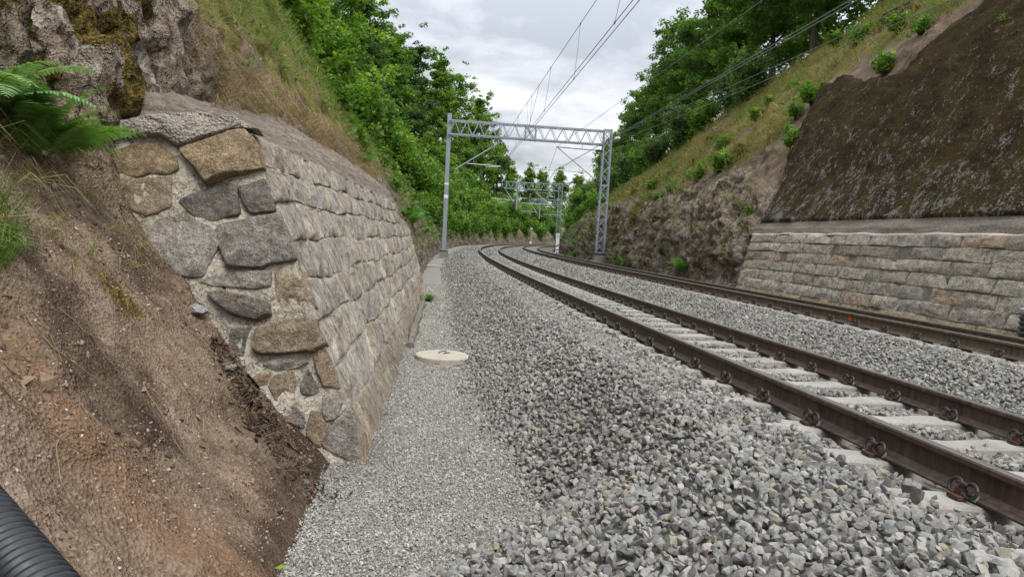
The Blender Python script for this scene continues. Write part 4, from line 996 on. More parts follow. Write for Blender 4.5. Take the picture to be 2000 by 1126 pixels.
def portal(s, label, zb_l, zb_r, first):
    DL_ = -3.0 if first else -.1
    P, X, Y = frame(s); pt_ = empty('catenary_portal', P(1.75, 0), label, 'catenary portal', 'catenary portals over the tracks')
    b = MB(); b.box(P(6.62, zb_r-.28), (.72, .72, .5), X, Y); b.box(P(6.62, zb_r-.6), (1.0, 1.0, .5), X, Y); part('foundation', b.data('foundation', M['old_concrete']), pt_)
    b = MB(); b.box(P(6.62, zb_r+.04), (.66, .6, .10), X, Y); part('base_plate', b.data('base_plate', M['dark_steel']), pt_)
    part('lattice_mast', lattice_mast(P, X, Y, 6.39, 6.84, zb_r+.08, 8.08, 0.), pt_)
    part('truss_beam', beam(P, Y, DL_-.1, 6.4, 7.14, 7.95), pt_)
    if first:
        b = MB(); b.box(P(DL_, zb_l-.35), (.55, .55, .66), X, Y); part('foundation', b.data('foundation', M['old_concrete']), pt_)
        b = MB(); b.box(P(DL_, zb_l+.02), (.5, .45, .07), X, Y); part('base_plate', b.data('base_plate', M['dark_steel']), pt_)
        b = MB(); b.bar(P(DL_, zb_l+.05), P(DL_-.06, 8.36), .24, .24, 0, tuple(Y)); b.bar(P(DL_-.03, 4.1), P(DL_-.03, 4.22), .255, .255, 1, tuple(Y)); b.bar(P(DL_-.025, 3.3), P(DL_-.025, 3.5), .255, .255, 1, tuple(Y))
        part('mast', b.data('mast', [M['galv'], M['white']]), pt_)
    if first:
        cantilever(P, pt_, [((-2.6, 5.06), (.1, 6.87), .035), ((-1.87, 5.47), (.19, 5.42), .026), ((-1.5, 5.8), (-1.45, 5.46), .012)], [((-2.95, 4.83), (-2.6, 5.06))], [[(-.75, 5.42), (-.72, 5.3), (-.4, 5.36), (.13, 5.39)]])
        cantilever(P, pt_, [((3.5, 6.83), (5.95, 6.77), .034), ((3.6, 6.79), (6.0, 5.04), .034), ((1.97, 5.46), (5.39, 5.41), .027), ((5.0, 5.76), (5.0, 5.43), .012), ((5.1, 6.79), (5.1, 7.1), .012)], [((5.95, 6.77), (6.38, 6.76)), ((6.0, 5.04), (6.36, 4.80))], [[(2.75, 5.45), (2.78, 5.2), (3.1, 5.3), (3.6, 5.26)]])
    else:
        b = MB(); b.bar(P(1.38, 4.64), P(1.36, 7.95), .16, .16, 0, tuple(Y)); part('drop_post', b.data('drop_post', M['galv']), pt_)
        cantilever(P, pt_, [((1.0, 5.5), (-.39, 7.34), .045), ((-1.75, 5.84), (.7, 5.76), .04)], [((1.3, 5.1), (1.0, 5.5))], [[(-1.1, 5.8), (-1.0, 5.5), (0, 5.45)]])
        cantilever(P, pt_, [((3.5, 6.83), (5.95, 6.77), .04), ((3.6, 6.79), (6.0, 5.04), .04), ((1.97, 5.46), (5.39, 5.41), .035)], [((5.95, 6.77), (6.38, 6.76)), ((6.0, 5.04), (6.36, 4.80))], [])
    return pt_
portal(38.5, 'nearest grey steel portal spanning both tracks between a tubular post and a lattice mast', .08, .42, True)
portal(80., 'second steel portal along the curve, lattice mast with a one-sided beam above the white board', .0, .35, False)
portal(112, 'third portal beyond the second one, half hidden by foliage', .0, .35, False)
portal(150, 'farthest portal, almost lost in the trees at the end of the curve', .0, .35, False)

def wire_pts(a, b, sag, n_=28):
    t_ = np.linspace(0, 1, n_)[:, None]; p = a*(1-t_)+b*t_; p[:, 2] -= (4*sag*t_*(1-t_))[:, 0]; return p
def at_t(P_, t_): i = np.linspace(0, 1, len(P_)); return np.array([np.interp(t_, i, P_[:, k]) for k in range(3)])
def line(name_label, mess, cont, mz, spans):
    root = empty('overhead_line', W(38.5, mess[0][1], 5.4), name_label, 'overhead wire', 'overhead contact lines')
    # first span runs back over the viewer
    def ext(p38, pn, f): return p38+(pn-p38)*f
    m38 = W(38.5, *mess[0][1:]); mn = W(*mess[1]); mback = ext(m38, mn, 54/(38.5-mess[1][0])); mback[2] = m38[2]
    fr_ = (38.5-mess[1][0])/54.; sag = (m38[2]-mess[1][2])/(4*fr_*(1-fr_))
    mp_ = wire_pts(m38, mback, sag); runs = [mp_]; cr = []
    for c38, cn in cont:
        a = W(38.5, *c38[1:]); q_ = ext(a, W(*cn), 54/(38.5-cn[0])); q_[2] = a[2]; cr.append(wire_pts(a, q_, .02))
    b = MB(); b.tube(mp_, .0085, 6)
    prev = m38; cprev = [W(38.5, *c[0][1:]) for c in cont]; cb = [MB() for _ in cont]; [q_.tube(c_, .0085, 6) for q_, c_ in zip(cb, cr)]
    drops = []
    for k in (range(1, 11) if mess[0][1] < 1 else ()):
        tt_ = k/11.5; a = at_t(mp_, tt_); c_ = at_t(cr[k % len(cr)], tt_)
        drops.append((a, c_))
    for s1, d1 in spans:
        nm = W(s1, d1, mz); wp = wire_pts(prev, nm, .75); b.tube(wp, .012, 5); prev = nm
        for i, q_ in enumerate(cb):
            nc = W(s1, d1+.05*i, 5.4); cp = wire_pts(cprev[i], nc, .02); q_.tube(cp, .012, 5); cprev[i] = nc
            if i == 0:
                for k in range(1, 6): drops.append((at_t(wp, k/6), at_t(cp, k/6)))
    part('messenger_wire', b.data('messenger_wire', M['wire']), root)
    for q_ in cb: part('contact_wire', q_.data('contact_wire', M['wire']), root)
    for a, c_ in drops:
        q_ = MB(); q_.tube([a, (a+c_)/2+np.array([.01, 0, 0]), c_], .0055, 5); q_.box(c_, (.03, .03, .05)); q_.box(a, (.03, .03, .05)); part('dropper', q_.data('dropper', M['wire']), root)
    if mess[0][1] < 1:
        for t0, t1 in ((.235, .265), (.30, .265)):
            a, c_ = at_t(mp_, t0), at_t(cr[0], t1); q_ = MB(); q_.tube([a, c_], .006, 5); part('dropper', q_.data('dropper', M['wire']), root)
    return root
line('overhead wires with droppers hanging above the nearer track', ((38.5, .08, 6.87), (13.2, .42, 6.8)), [((38.5, .10, 5.40), (9.1, .12, 5.4)), ((38.5, .17, 5.40), (9.1, .23, 5.4))], 7.3, [(80, -.3), (112, -.2), (150, -.2)])
line('overhead wires crossing the trees on the right above the farther track', ((38.5, 3.55, 6.84), (12.1, 4.0, 6.8)), [((38.5, 3.48, 5.38), (8.1, 3.50, 5.4)), ((38.5, 3.54, 5.38), (8.0, 3.60, 5.4))], 6.84, [(80, 3.5), (112, 3.5), (150, 3.5)])
for lab, (z38, s1, d1, z1) in (('thin feeder wire sagging in front of the grassy slope, the upper of two', (7.7, 12.7, 8.14, 7.4)), ('thin feeder wire sagging in front of the grassy slope, the lower of two', (7.3, 11.9, 8.0, 7.05))):
    a = W(38.5, 7.0, z38); q_ = W(s1, d1, z1); bk = a+(q_-a)*2.1; bk[2] = z38; b = MB(); b.tube(wire_pts(a, bk, .35), .009, 6)
    nm = W(80, 7.0, z38); b.tube(wire_pts(a, nm, .6), .012, 5)
    tag(b.build('feeder_wire', M['wire']), lab, 'overhead wire', 'feeder wires')

# ------------------------------------------------------------------ trackside things
p = W(6.55, -2.95, -.615); mh = empty('manhole_cover', p, 'round pale concrete manhole cover with a small lifting handle on the gravel path', 'manhole cover')
b = MB(); b.lathe(p, [(.0, .085), (.35, .086), (.374, .080), (.380, .07), (.380, -.08)], 64); part('cover', b.data('cover', M['lid'], False), mh)
b = MB(); a = np.linspace(0, np.pi, 9); b.tube([p+np.array([-.02+.06*math.cos(x)*.8, .11+.07*math.cos(x), .088+.022*math.sin(x)]) for x in a], .007, 6); b.tube([p+np.array([.045+.05*math.cos(x)*.8, .08+.06*math.cos(x), .086+.01*math.sin(x)]) for x in a], .006, 6); part('handle', b.data('handle', M['clip']), mh)
b = MB(); b.box(p+np.array([-.03, -.379, .015]), (.07, .01, .035)); part('paint_mark', b.data('paint_mark', M['orange']), mh)

def corrugated(P0_, P1_, R0, pitch, amp_):
    P0_ = np.array(P0_, float); P1_ = np.array(P1_, float); Z = P1_-P0_; L = np.linalg.norm(Z); Z /= L; X = np.cross(Z, [0, 1, .2]); X /= np.linalg.norm(X); Y = np.cross(Z, X)
    n_ = int(L/pitch); prof = []
    for i in range(n_):
        for f_, rr in ((0, 0), (.12, .0), (.28, 1), (.66, 1), (.82, 0)): prof.append((R0+amp_*rr, (i+f_)*pitch))
    b = MB(); b.lathe(P0_, prof, 72, 0, (X, Y, Z)); return b
q0, q1 = np.array([-2.312, 2.552, .248]), np.array([-.618, 1.408, -.17])
pb = corrugated(q0, q1, .092, .034, .011); pp = empty('corrugated_pipe', (q0+q1)/2, 'black corrugated plastic pipe lying down the earth bank in the near left corner', 'drain pipe'); part('pipe', pb.data('pipe', M['pipe'], True), pp)
p = W(5.85, 5.55, -.30); 
sh = empty('drain_shaft', p, 'upright black corrugated drain shaft with a grey lid at the foot of the coursed wall', 'drain shaft')
part('shaft', corrugated(p, p+np.array([0, 0, .82]), .225, .075, .02).data('shaft', M['pipe'], True), sh)
b = MB(); b.lathe(p+np.array([0, 0, .82]), [(.25, -.02), (.25, .02), (.235, .03), (0, .034)], 48); part('lid', b.data('lid', M['galv_pale']), sh)

# white board with a slanting black band
P, X, Y = frame(57.); wb = empty('marker_board', P(5.85, -.1), 'tall white trackside board with a slanting black band standing in front of the second portal', 'marker board')
b = MB(); b.box(P(5.85, .92), (.30, .05, 1.75), X, Y); part('board', b.data('board', M['white']), wb)
b = MB(); a_, c_ = P(5.70, .62, -.03), P(6.0, .78, -.03); b.bar(a_, c_, .012, .085, 0, (0, 0, 1)); part('band', b.data('band', M['black']), wb)
b = MB(); b.box(P(5.85, 1.46, -.03), (.304, .01, .03), X, Y); b.box(P(5.85, 1.63, -.03), (.07, .01, .10), X, Y); b.box(P(5.85, .32, -.03), (.304, .01, .06), X, Y); part('stripe', b.data('stripe', M['black']), wb)
b = MB(); b.box(P(5.85, .02), (.06, .1, .3), X, Y); b.box(P(5.85, -.08), (.7, .5, .12), X, Y); part('base', b.data('base', M['dark_steel']), wb)
# slim white post in the distance
P, X, Y = frame(128.); sp_ = empty('marker_post', P(-2.8, 0), 'slim pale post with a white head beside the outer rail far along the curve', 'marker post')
b = MB(); b.tube([P(-2.8, 0), P(-2.8, 3.4)], .07, 8); part('post', b.data('post', M['galv_pale']), sp_)
b = MB(); b.box(P(-2.8, 3.25), (.36, .1, .3), X, Y); part('head', b.data('head', M['white']), sp_)
b = MB(); b.lathe(P(-2.8, .5, -.12), [(0, -.03), (.24, -.03), (.24, .03), (0, .03)], 20, 0, (X, np.array([0, 0, 1.]), Y)); part('disc', b.data('disc', M['white']), sp_)
# flat concrete kerb block across the path far off
P, X, Y = frame(30.); b = MB(); b.box((0, 0, 0), (.95, .35, .09), X, Y); o = b.build('concrete_slab', M['concrete']); o.location = P(-3.15, -.44); tag(o, 'flat pale concrete slab lying across the path before the portal post', 'slab')
# ------------------------------------------------------------------ vegetation
def leaf_quads(C, size, r, upb=.6, long=1.7):
    n_ = len(C); N_ = r.normal(size=(n_, 3)); N_[:, 2] = np.abs(N_[:, 2])+upb; N_ /= np.linalg.norm(N_, axis=1)[:, None]
    T = np.cross(N_, r.normal(size=(n_, 3))); T /= np.linalg.norm(T, axis=1)[:, None]; B = np.cross(N_, T)
    s = size[:, None]; a = C-T*s*long*.5; b = C+B*s*.5+T*s*.05+N_*s*.1; c = C+T*s*long*.5; d = C-B*s*.5+T*s*.05+N_*s*.1
    V = np.stack([a, b, c, d], 1).reshape(-1, 3); F = np.arange(n_*4).reshape(n_, 4); return V, F
def limb(b, P, r0, r1, k=5): b.tube(P, np.linspace(r0, r1, len(P)), k)
def tree_data(seed, H, spread, nl=9000, leaf=.15, hues=((.06, .13, .025), (.09, .17, .035), (.045, .095, .02)), shape='round', low=.22, clump=.5, droop=0.):
    r = np.random.default_rng(seed); b = MB(); n_ = 9; zz_ = np.linspace(0, H*.93, n_)
    wob = np.cumsum(r.normal(0, .028*H/8, (n_, 2)), 0); wob -= wob[0]; tp = np.column_stack([wob, zz_]); rad = np.linspace(.021*H, .012, n_)
    limb(b, np.vstack([tp[0]-[0, 0, .8], tp]), rad[0]*1.15, rad[-1], 7) if False else b.tube(np.vstack([tp[0]-[0, 0, 1.], tp]), np.concatenate([[rad[0]*1.3], rad]), 7)
    cl = []; nb = int(12+H*1.1); az = r.uniform(0, 6.28)
    for i in range(nb):
        f = low+(.97-low)*(i+.5)/nb+r.normal(0, .015); az += 2.4+r.normal(0, .4); z0 = f*H*.93; p0 = np.array([np.interp(z0, zz_, tp[:, 0]), np.interp(z0, zz_, tp[:, 1]), z0])
        g_ = (f-low)/(1-low)
        pr = {'round': math.sin(math.pi*min(1, .18+.80*g_))**.75, 'tall': (1-.62*g_)*(.55+.45*min(1, g_*4)), 'open': .5+.5*math.sin(math.pi*(.1+.8*g_))}[shape]
        L = spread*pr*r.uniform(.72, 1.18); el = r.uniform(.15, .75)+.5*g_
        dirv = np.array([math.cos(az)*math.cos(el), math.sin(az)*math.cos(el), math.sin(el)])
        t_ = np.linspace(0, 1, 6)[:, None]; P = p0+dirv*L*t_+np.array([0, 0, -.18*L-droop*L])*t_**2+np.cumsum(r.normal(0, .035*L, (6, 3)), 0)*(t_ > 0)
        limb(b, P, .35*np.interp(z0, zz_, rad)+.012, .010)
        for q in range(int(3+L*2.2)):
            tq = r.uniform(.32, 1.04); pc = np.array([np.interp(tq, t_[:, 0], P[:, k]) for k in range(3)]); off_ = r.normal(0, .25*L*.8, 3)*np.array([1, 1, .6]); e = pc+off_
            if r.random() < .6: limb(b, np.array([pc, (pc+e)/2+r.normal(0, .04, 3), e]), .014, .006, 4)
            cl.append((e, r.uniform(.7, 1.3)))
    for q in range(int(5+H)): cl.append((tp[-1]+r.normal(0, .09*H, 3)*np.array([.6, .6, .9])-[0, 0, .03*H], r.uniform(.6, 1.)))
    cl_c = np.array([c for c, _ in cl]); wts = np.array([w_ for _, w_ in cl])**2; wts /= wts.sum()
    ci = r.choice(len(cl), nl, p=wts); sg = clump*np.array([w_ for _, w_ in cl])[ci][:, None]
    dv = r.normal(size=(nl, 3)); dv /= np.linalg.norm(dv, axis=1)[:, None]; C = cl_c[ci]+dv*sg*r.random((nl, 1))**.45*np.array([1.1, 1.1, .62])
    # elongated sprays inside each clump
    C += .22*clump*np.stack([vnoise(C*2.2, 1), vnoise(C*2.2, 2), vnoise(C*2.2, 3)], 1)
    V, F = leaf_quads(C, leaf*r.lognormal(0, .25, nl), r)
    hu = np.array(hues); hc = hu[r.choice(len(hu), len(cl), p=np.array([.5, .3, .2])[:len(hu)])]*r.uniform(.82, 1.2, (len(cl), 1)); cc = hc[ci]*r.uniform(.75, 1.28, (nl, 1)); cc[:, 0] *= r.uniform(.85, 1.2, nl)
    return b.data('trunk', M['bark'], True), mesh_data('crown', V, F, M['leaf'], np.repeat(cc, 4, 0))
def shrub_data(seed, R, Hh, nl, leaf, hues, stems=7, clump=.34):
    r = np.random.default_rng(seed); b = MB(); cl = []
    for i in range(stems):
        az = r.uniform(0, 6.28); L = Hh*r.uniform(.6, 1.02); out_ = R*r.uniform(.25, .95); t_ = np.linspace(0, 1, 6)[:, None]
        P = np.array([math.cos(az)*out_, math.sin(az)*out_, 0])*t_**1.3+np.array([0, 0, L])*t_+np.cumsum(r.normal(0, .03*Hh, (6, 3)), 0)*(t_ > 0); P[0] = [0, 0, -.3]
        limb(b, P, .012+.012*Hh, .006)
        for q in range(int(5+4*Hh)):
            tq = r.uniform(.2, 1.03); pc = np.array([np.interp(tq, t_[:, 0], P[:, k]) for k in range(3)]); cl.append(pc+r.normal(0, .20*R, 3))
    cl = np.array(cl); ci = r.integers(0, len(cl), nl); dv = r.normal(size=(nl, 3)); dv /= np.linalg.norm(dv, axis=1)[:, None]
    C = cl[ci]+dv*clump*R*.6*r.random((nl, 1))**.5; C[:, 2] = np.maximum(C[:, 2], .02)
    V, F = leaf_quads(C, leaf*r.lognormal(0, .25, nl), r); hu = np.array(hues); cc = (hu[r.choice(len(hu), len(cl))]*r.uniform(.8, 1.22, (len(cl), 1)))[ci]*r.uniform(.75, 1.28, (nl, 1))
    return b.data('stems', M['bark'], True), mesh_data('foliage', V, F, M['leaf'], np.repeat(cc, 4, 0))
BRIGHT = ((.125, .235, .03), (.18, .30, .045), (.085, .175, .026)); MID = ((.10, .19, .032), (.14, .245, .045), (.068, .14, .025)); DARK = ((.078, .155, .027), (.11, .20, .036), (.052, .108, .021))
GREY = ((.12, .195, .07), (.15, .23, .085), (.085, .145, .052))
TV = {'light': [tree_data(1, 10, 2.7, 13650, 0.112, BRIGHT, 'round', .1, .50), tree_data(2, 10, 2.4, 12350, 0.116, BRIGHT, 'open', .15, .48)],
      'slender': [tree_data(3, 14, 2.3, 11700, 0.142, MID, 'tall', .22, .48), tree_data(4, 14, 2.1, 11050, 0.142, MID, 'tall', .2, .46), tree_data(5, 14, 2.6, 11700, 0.146, BRIGHT, 'open', .2, .5)],
      'ash': [tree_data(11, 14, 2.5, 13650, 0.129, ((.062, .115, .045), (.085, .15, .055), (.042, .08, .032)), 'tall', .14, .5)],
      'oak': [tree_data(6, 10, 3.4, 14300, 0.125, DARK, 'round', .18, .54), tree_data(7, 10, 3.1, 13000, 0.125, MID, 'open', .18, .50), tree_data(8, 10, 3.7, 14300, 0.133, DARK, 'open', .22, .54)],
      'far': [tree_data(9, 12, 2.9, 7800, 0.224, MID, 'round', .15, .75), tree_data(10, 12, 2.5, 7150, 0.232, BRIGHT, 'tall', .15, .7)]}
SV = {'bush': [shrub_data(21, 1.3, 2.2, 4200, .105, BRIGHT, 9, .5), shrub_data(22, 1.2, 2.5, 4200, .105, MID, 9, .5), shrub_data(23, 1.4, 2.0, 4200, .11, BRIGHT, 9, .5)],
      'grey': [shrub_data(24, 1.1, 2.7, 5200, .085, GREY, 11, .45), shrub_data(25, 1.0, 2.4, 5000, .085, GREY, 10, .45)],
      'low': [shrub_data(26, .36, .45, 800, .048, ((.12, .22, .03), (.15, .26, .045), (.09, .17, .025)), 6, .6), shrub_data(27, .42, .36, 800, .05, ((.12, .22, .03), (.09, .18, .03)), 7, .6)]}
NUM = ['first', 'second', 'third', 'fourth', 'fifth', 'sixth', 'seventh', 'eighth', 'ninth', 'tenth', 'eleventh', 'twelfth', 'thirteenth', 'fourteenth', 'fifteenth', 'sixteenth', 'seventeenth', 'eighteenth', 'nineteenth', 'twentieth',
       'twenty-first', 'twenty-second', 'twenty-third', 'twenty-fourth', 'twenty-fifth', 'twenty-sixth', 'twenty-seventh', 'twenty-eighth', 'twenty-ninth', 'thirtieth', 'thirty-first', 'thirty-second', 'thirty-third', 'thirty-fourth', 'thirty-fifth', 'thirty-sixth']
pr_ = np.random.default_rng(5)
def plant(name, pairs, names, s, side_d, scale, label, cat, group, sink=.1, zs=1.):
    z = on_hill(-1 if side_d < 0 else 1, s, side_d)-sink; p = W(s, side_d, z); rz = pr_.uniform(0, 6.28)
    o = empty(name, p, label, cat, group); o.rotation_euler = (pr_.normal(0, .03), pr_.normal(0, .03), rz); o.scale = (scale, scale, scale*zs)
    for nm, me in zip(names, pairs):
        c = bpy.data.objects.new(nm, me); COL.objects.link(c); c.parent = o
    return o
LT = [(15.5, -11.5, 8.5, 'light', 0), (20, -10.3, 8.5, 'light', 1), (24.5, -9.3, 7.8, 'light', 0), (29, -10.2, 9.5, 'light', 1), (34, -9.6, 9.0, 'light', 0), (38, -11.2, 13.0, 'ash', 0), (43, -10.4, 13.0, 'slender', 1), (48, -10.2, 12.5, 'ash', 0), (54, -11, 13.5, 'slender', 2), (60, -10.2, 14, 'slender', 1), (67, -10.8, 15, 'slender', 0),
      (75, -10.5, 17.5, 'ash', 0), (84, -10.8, 19, 'slender', 1), (92, -10.5, 19.5, 'slender', 0), (101, -11, 20, 'slender', 2), (110, -10.8, 19.5, 'slender', 1), (118, -10.5, 18, 'slender', 2), (128, -10, 14.5, 'far', 0), (138, -9.8, 11, 'far', 1), (148, -9.5, 12, 'far', 0), (160, -9.5, 13, 'far', 1), (173, -9.5, 14, 'far', 0), (188, -9.5, 15, 'far', 1),
      (27, -15, 11, 'slender', 2), (40, -16, 13, 'oak', 0), (56, -16, 15, 'oak', 1), (78, -16, 16, 'far', 0), (98, -16, 17, 'far', 1), (122, -15, 14, 'far', 0)]
DESC = {'light': 'bushy light green tree', 'slender': 'tall slender tree with open branching', 'ash': 'tall dark grey-green tree', 'oak': 'broad dark green tree', 'far': 'hazy green tree'}
SIZE0 = {'light': 10, 'slender': 14, 'ash': 14, 'oak': 10, 'far': 12}
for i, (s, d, h, k, v) in enumerate(LT):
    lab = '%s on the left ridge, %s counting from the viewer' % (DESC[k], NUM[i]) if i < 23 else '%s behind the left ridge row, %s back there' % (DESC[k], NUM[i-23])
    plant('tree', TV[k][v], ('trunk', 'crown'), s, d, h/SIZE0[k], lab, 'tree', 'trees on the left ridge', .2)
RT = [(15, 17.5, 9, 'oak', 0), (20, 16.2, 9.5, 'oak', 1), (25, 15.2, 9.5, 'oak', 2), (30, 15.0, 9.5, 'oak', 0), (35, 15.2, 10, 'oak', 2), (40, 15, 10, 'oak', 1), (46, 14.6, 9.8, 'oak', 0), (52, 15.4, 9.8, 'oak', 2), (57, 15.5, 10.2, 'oak', 1), (62, 15.0, 9.6, 'oak', 0), (67, 14.4, 8.8, 'oak', 2), (73, 14.2, 8.2, 'oak', 1), (79, 13.6, 7.2, 'oak', 0), (86, 12.5, 8, 'far', 0), (96, 12, 8.5, 'far', 1), (108, 12, 9, 'far', 0), (122, 12, 9.5, 'far', 1), (138, 12, 10, 'far', 0),
      (28, 20, 11.5, 'oak', 1), (38, 20, 12, 'oak', 0), (50, 19.5, 12, 'oak', 2), (64, 18, 11, 'oak', 1)]
for i, (s, d, h, k, v) in enumerate(RT):
    lab = '%s on the right crest, %s counting from the viewer' % (DESC[k], NUM[i]) if i < 18 else '%s behind the right crest row, %s back there' % (DESC[k], NUM[i-18])
    plant('tree', TV[k][v], ('trunk', 'crown'), s, d, h/SIZE0[k], lab, 'tree', 'trees on the right crest', .2)
LBF = [(47, -5.2, .85, 0), (52, -5.0, .95, 1), (57, -4.9, .9, 2), (62, -4.75, 1., 0), (67, -4.7, 1.0, 1), (72, -4.7, 1.05, 2), (77, -4.7, 1.1, 0), (83, -4.8, 1.15, 1), (89, -4.7, 1.1, 2), (96, -4.8, 1.2, 1), (103, -4.7, 1.2, 0), (111, -4.8, 1.2, 2), (120, -4.8, 1.3, 1), (130, -4.9, 1.4, 0), (142, -4.9, 1.4, 2), (155, -5, 1.4, 1)]
LB = [(17.5, -7.9, 1.0, 0), (21, -8.0, .95, 2), (25, -7.7, 1.0, 0), (28, -8.2, 1.25, 1), (32, -7.7, 1.15, 2), (36, -7.6, 1.2, 0), (40, -7.5, 1.25, 1), (44, -7.1, 1.2, 2), (47, -6.6, 1.2, 0), (50, -6.9, 1.4, 1), (52, -6.1, 1.15, 2), (55, -6.4, 1.4, 0), (57, -5.7, 1.1, 1), (60, -6.1, 1.4, 2), (63, -5.6, 1.15, 0), (66, -6.2, 1.45, 1), (69, -5.4, 1.15, 2), (72, -6.0, 1.4, 0), (76, -5.6, 1.25, 1), (80, -6.1, 1.6, 2), (84, -5.6, 1.3, 0), (88, -6.2, 1.7, 1), (93, -5.7, 1.4, 2), (98, -6.2, 1.8, 0), (104, -5.8, 1.5, 1), (110, -6.4, 1.9, 2), (117, -6.0, 1.7, 0), (124, -6.4, 2.0, 1), (132, -6.2, 1.9, 2), (141, -6.4, 2.0, 0), (151, -6.4, 2.1, 1), (162, -6.5, 2.1, 2), (58, -8.3, 1.8, 0), (70, -8.2, 1.9, 1), (84, -8.2, 2.1, 2), (100, -8.3, 2.3, 0)]
BD = ['rounded bright green bush', 'upright mid green bush', 'spreading fresh green bush']
for i, (s, d, k, v) in enumerate(LB):
    lab = '%s on the left cutting slope, %s along from the viewer' % (BD[v], NUM[i]) if i < 32 else '%s in the upper row under the left trees, %s back there' % (BD[v], NUM[i-32])
    plant('bush', SV['bush'][v], ('stems', 'foliage'), s, d, k, lab, 'bush', 'bushes on the left cutting slope', .15)
for i, (s, d, k, v) in enumerate(LBF): plant('bush', SV['bush'][v], ('stems', 'foliage'), s, d+.3, k*1.05, 'low %s hanging over the bare left rock foot, %s of its row' % (BD[v].split(' ', 1)[1], NUM[i]), 'bush', 'bushes on the left cutting slope', .55)
for i, (s, d, h) in enumerate(((61, -6.6, 6.2), (68, -6.2, 6.5), (74, -5.9, 6.8))): plant('tree', TV['light'][i % 2], ('trunk', 'crown'), s, d, h/10, 'young light green tree leaning towards the track before the second portal, %s of three' % NUM[i], 'tree', 'trees on the left ridge', .2)
RB = [('grey', 32, 12.6, 1.0, 0), ('grey', 35, 12.9, 1.0, 1), ('bush', 38, 12.3, .9, 0), ('grey', 41, 12.0, 1.05, 0), ('grey', 45, 11.4, 1.0, 1), ('bush', 49, 11.4, 1.0, 2), ('grey', 51, 10.6, 1.05, 0), ('grey', 56, 10.2, 1.05, 1), ('bush', 60, 10.0, 1.1, 1), ('grey', 63, 9.3, 1.0, 0), ('bush', 68, 9.6, 1.2, 0), ('bush', 72, 8.8, 1.15, 1), ('bush', 77, 9.2, 1.3, 2), ('bush', 82, 8.5, 1.2, 0), ('bush', 88, 9.2, 1.4, 1), ('bush', 94, 8.5, 1.3, 2), ('bush', 101, 9.2, 1.5, 0), ('bush', 109, 8.8, 1.4, 1), ('bush', 118, 9.3, 1.6, 2), ('bush', 128, 9, 1.6, 0), ('bush', 53, 8.6, .75, 2), ('bush', 62, 8.1, .7, 0), ('bush', 71, 7.8, .8, 2)]
for i, (k_, s, d, k, v) in enumerate(RB):
    lab = '%s on the right slope below the trees, %s along from the viewer' % ({'grey': 'grey-green feathery shrub', 'bush': BD[v]}[k_], NUM[i]) if i < 20 else 'small green bush clinging to the right rock beyond the portal, %s of three' % NUM[i-20]
    plant('bush', SV[k_][v], ('stems', 'foliage'), s, d, k, lab, 'bush', 'bushes on the right slope', .15)
LOWR = [(18.5, 8.45, 1.3, 'on the edge of the mossy facing halfway up'), (25.2, 7.85, 1.3, 'on the brow of the right rock, lower of a pair'), (22.9, 7.9, 1.6, 'on the brow of the right rock, larger of a pair'), (27.1, 7.5, 1.2, 'in a crevice of the right rock'), (29.6, 7.5, 1.1, 'on the right rock left of the crevice plant'), (18.0, 7.0, .8, 'beside the upper corner of the coursed wall'), (24.4, 9.8, 1.1, 'on the dry grass slope above the sandy scar'), (19.2, 9.4, 1.4, 'at the top of the sandy scar'), (23.4, 12.4, 1.3, 'high on the grass slope under the trees'), (19.4, 11.0, 1.3, 'on the grass above the mossy facing'), (16.7, 10.5, 1.1, 'on the upper lip of the mossy facing'), (15.0, 10.1, 1.0, 'where the mossy facing meets bare earth'), (33.7, 8.3, 1.3, 'on the right rock nearer the portal'), (26.5, 9.3, 1.2, 'in the middle of the right grass slope'), (24.1, 10.2, .9, 'on the grass slope near the dry patch'), (19.9, 9.2, .9, 'just left of the sandy scar top'), (15.6, 9.5, 1.2, 'hanging over the top of the mossy facing'), (13.6, 8.0, .5, 'sprouting from the middle of the mossy facing'), (12.4, 7.95, .45, 'sprouting from the mossy facing right of its middle'), (11.4, 9.45, .6, 'sprouting near the top right of the mossy facing')]
for i, (s, d, k, lab) in enumerate(LOWR): plant('shrub', SV['low'][i % 2], ('stems', 'foliage'), s, d, k, 'low yellow-green leafy plant '+lab, 'plant', 'low leafy plants on the right slope', -.06)
LOWL = [(22.2, -6.9, 2.6, 'halfway up the left slope, broad leaved'), (21, -6.5, 2.2, 'halfway up the left slope under its broad leaved neighbour'), (18.5, -7.3, 2.0, 'high on the left slope below the light green trees'), (16.5, -5.4, 1.3, 'just above the far end of the left wall'), (27.2, -5.6, 1.2, 'on the left rock between wall and portal'), (33, -6.6, 1.4, 'near the brow beyond the left wall'), (40, -5.2, 1.2, 'on the left rock behind the portal post'), (30, -4.6, 1., 'low on the left rock beyond the wall'), (24, -7.2, 1.6, 'at the brow of the left slope by the first bushes'), (12.5, -7.0, 1.3, 'at the top of the dry slope above the left wall'), (35.5, -5.6, 1.5, 'on the left rock, below the bushes before the portal post'), (26, -5.0, 1.2, 'on the left rock right above the bushy fern'), (31, -6.0, 1.5, 'on the upper left rock between two ferns'), (44, -5.4, 1.6, 'on the left rock just past the portal post'), (38, -6.2, 1.5, 'on the upper left rock before the portal post'), (9.0, -6.8, 1.2, 'in the grass high above the middle of the left wall')]
for i, (s, d, k, lab) in enumerate(LOWL): plant('shrub', SV['low'][i % 2], ('stems', 'foliage'), s, d, k, 'low leafy plant '+lab, 'plant', 'low leafy plants on the left slope', -.05)

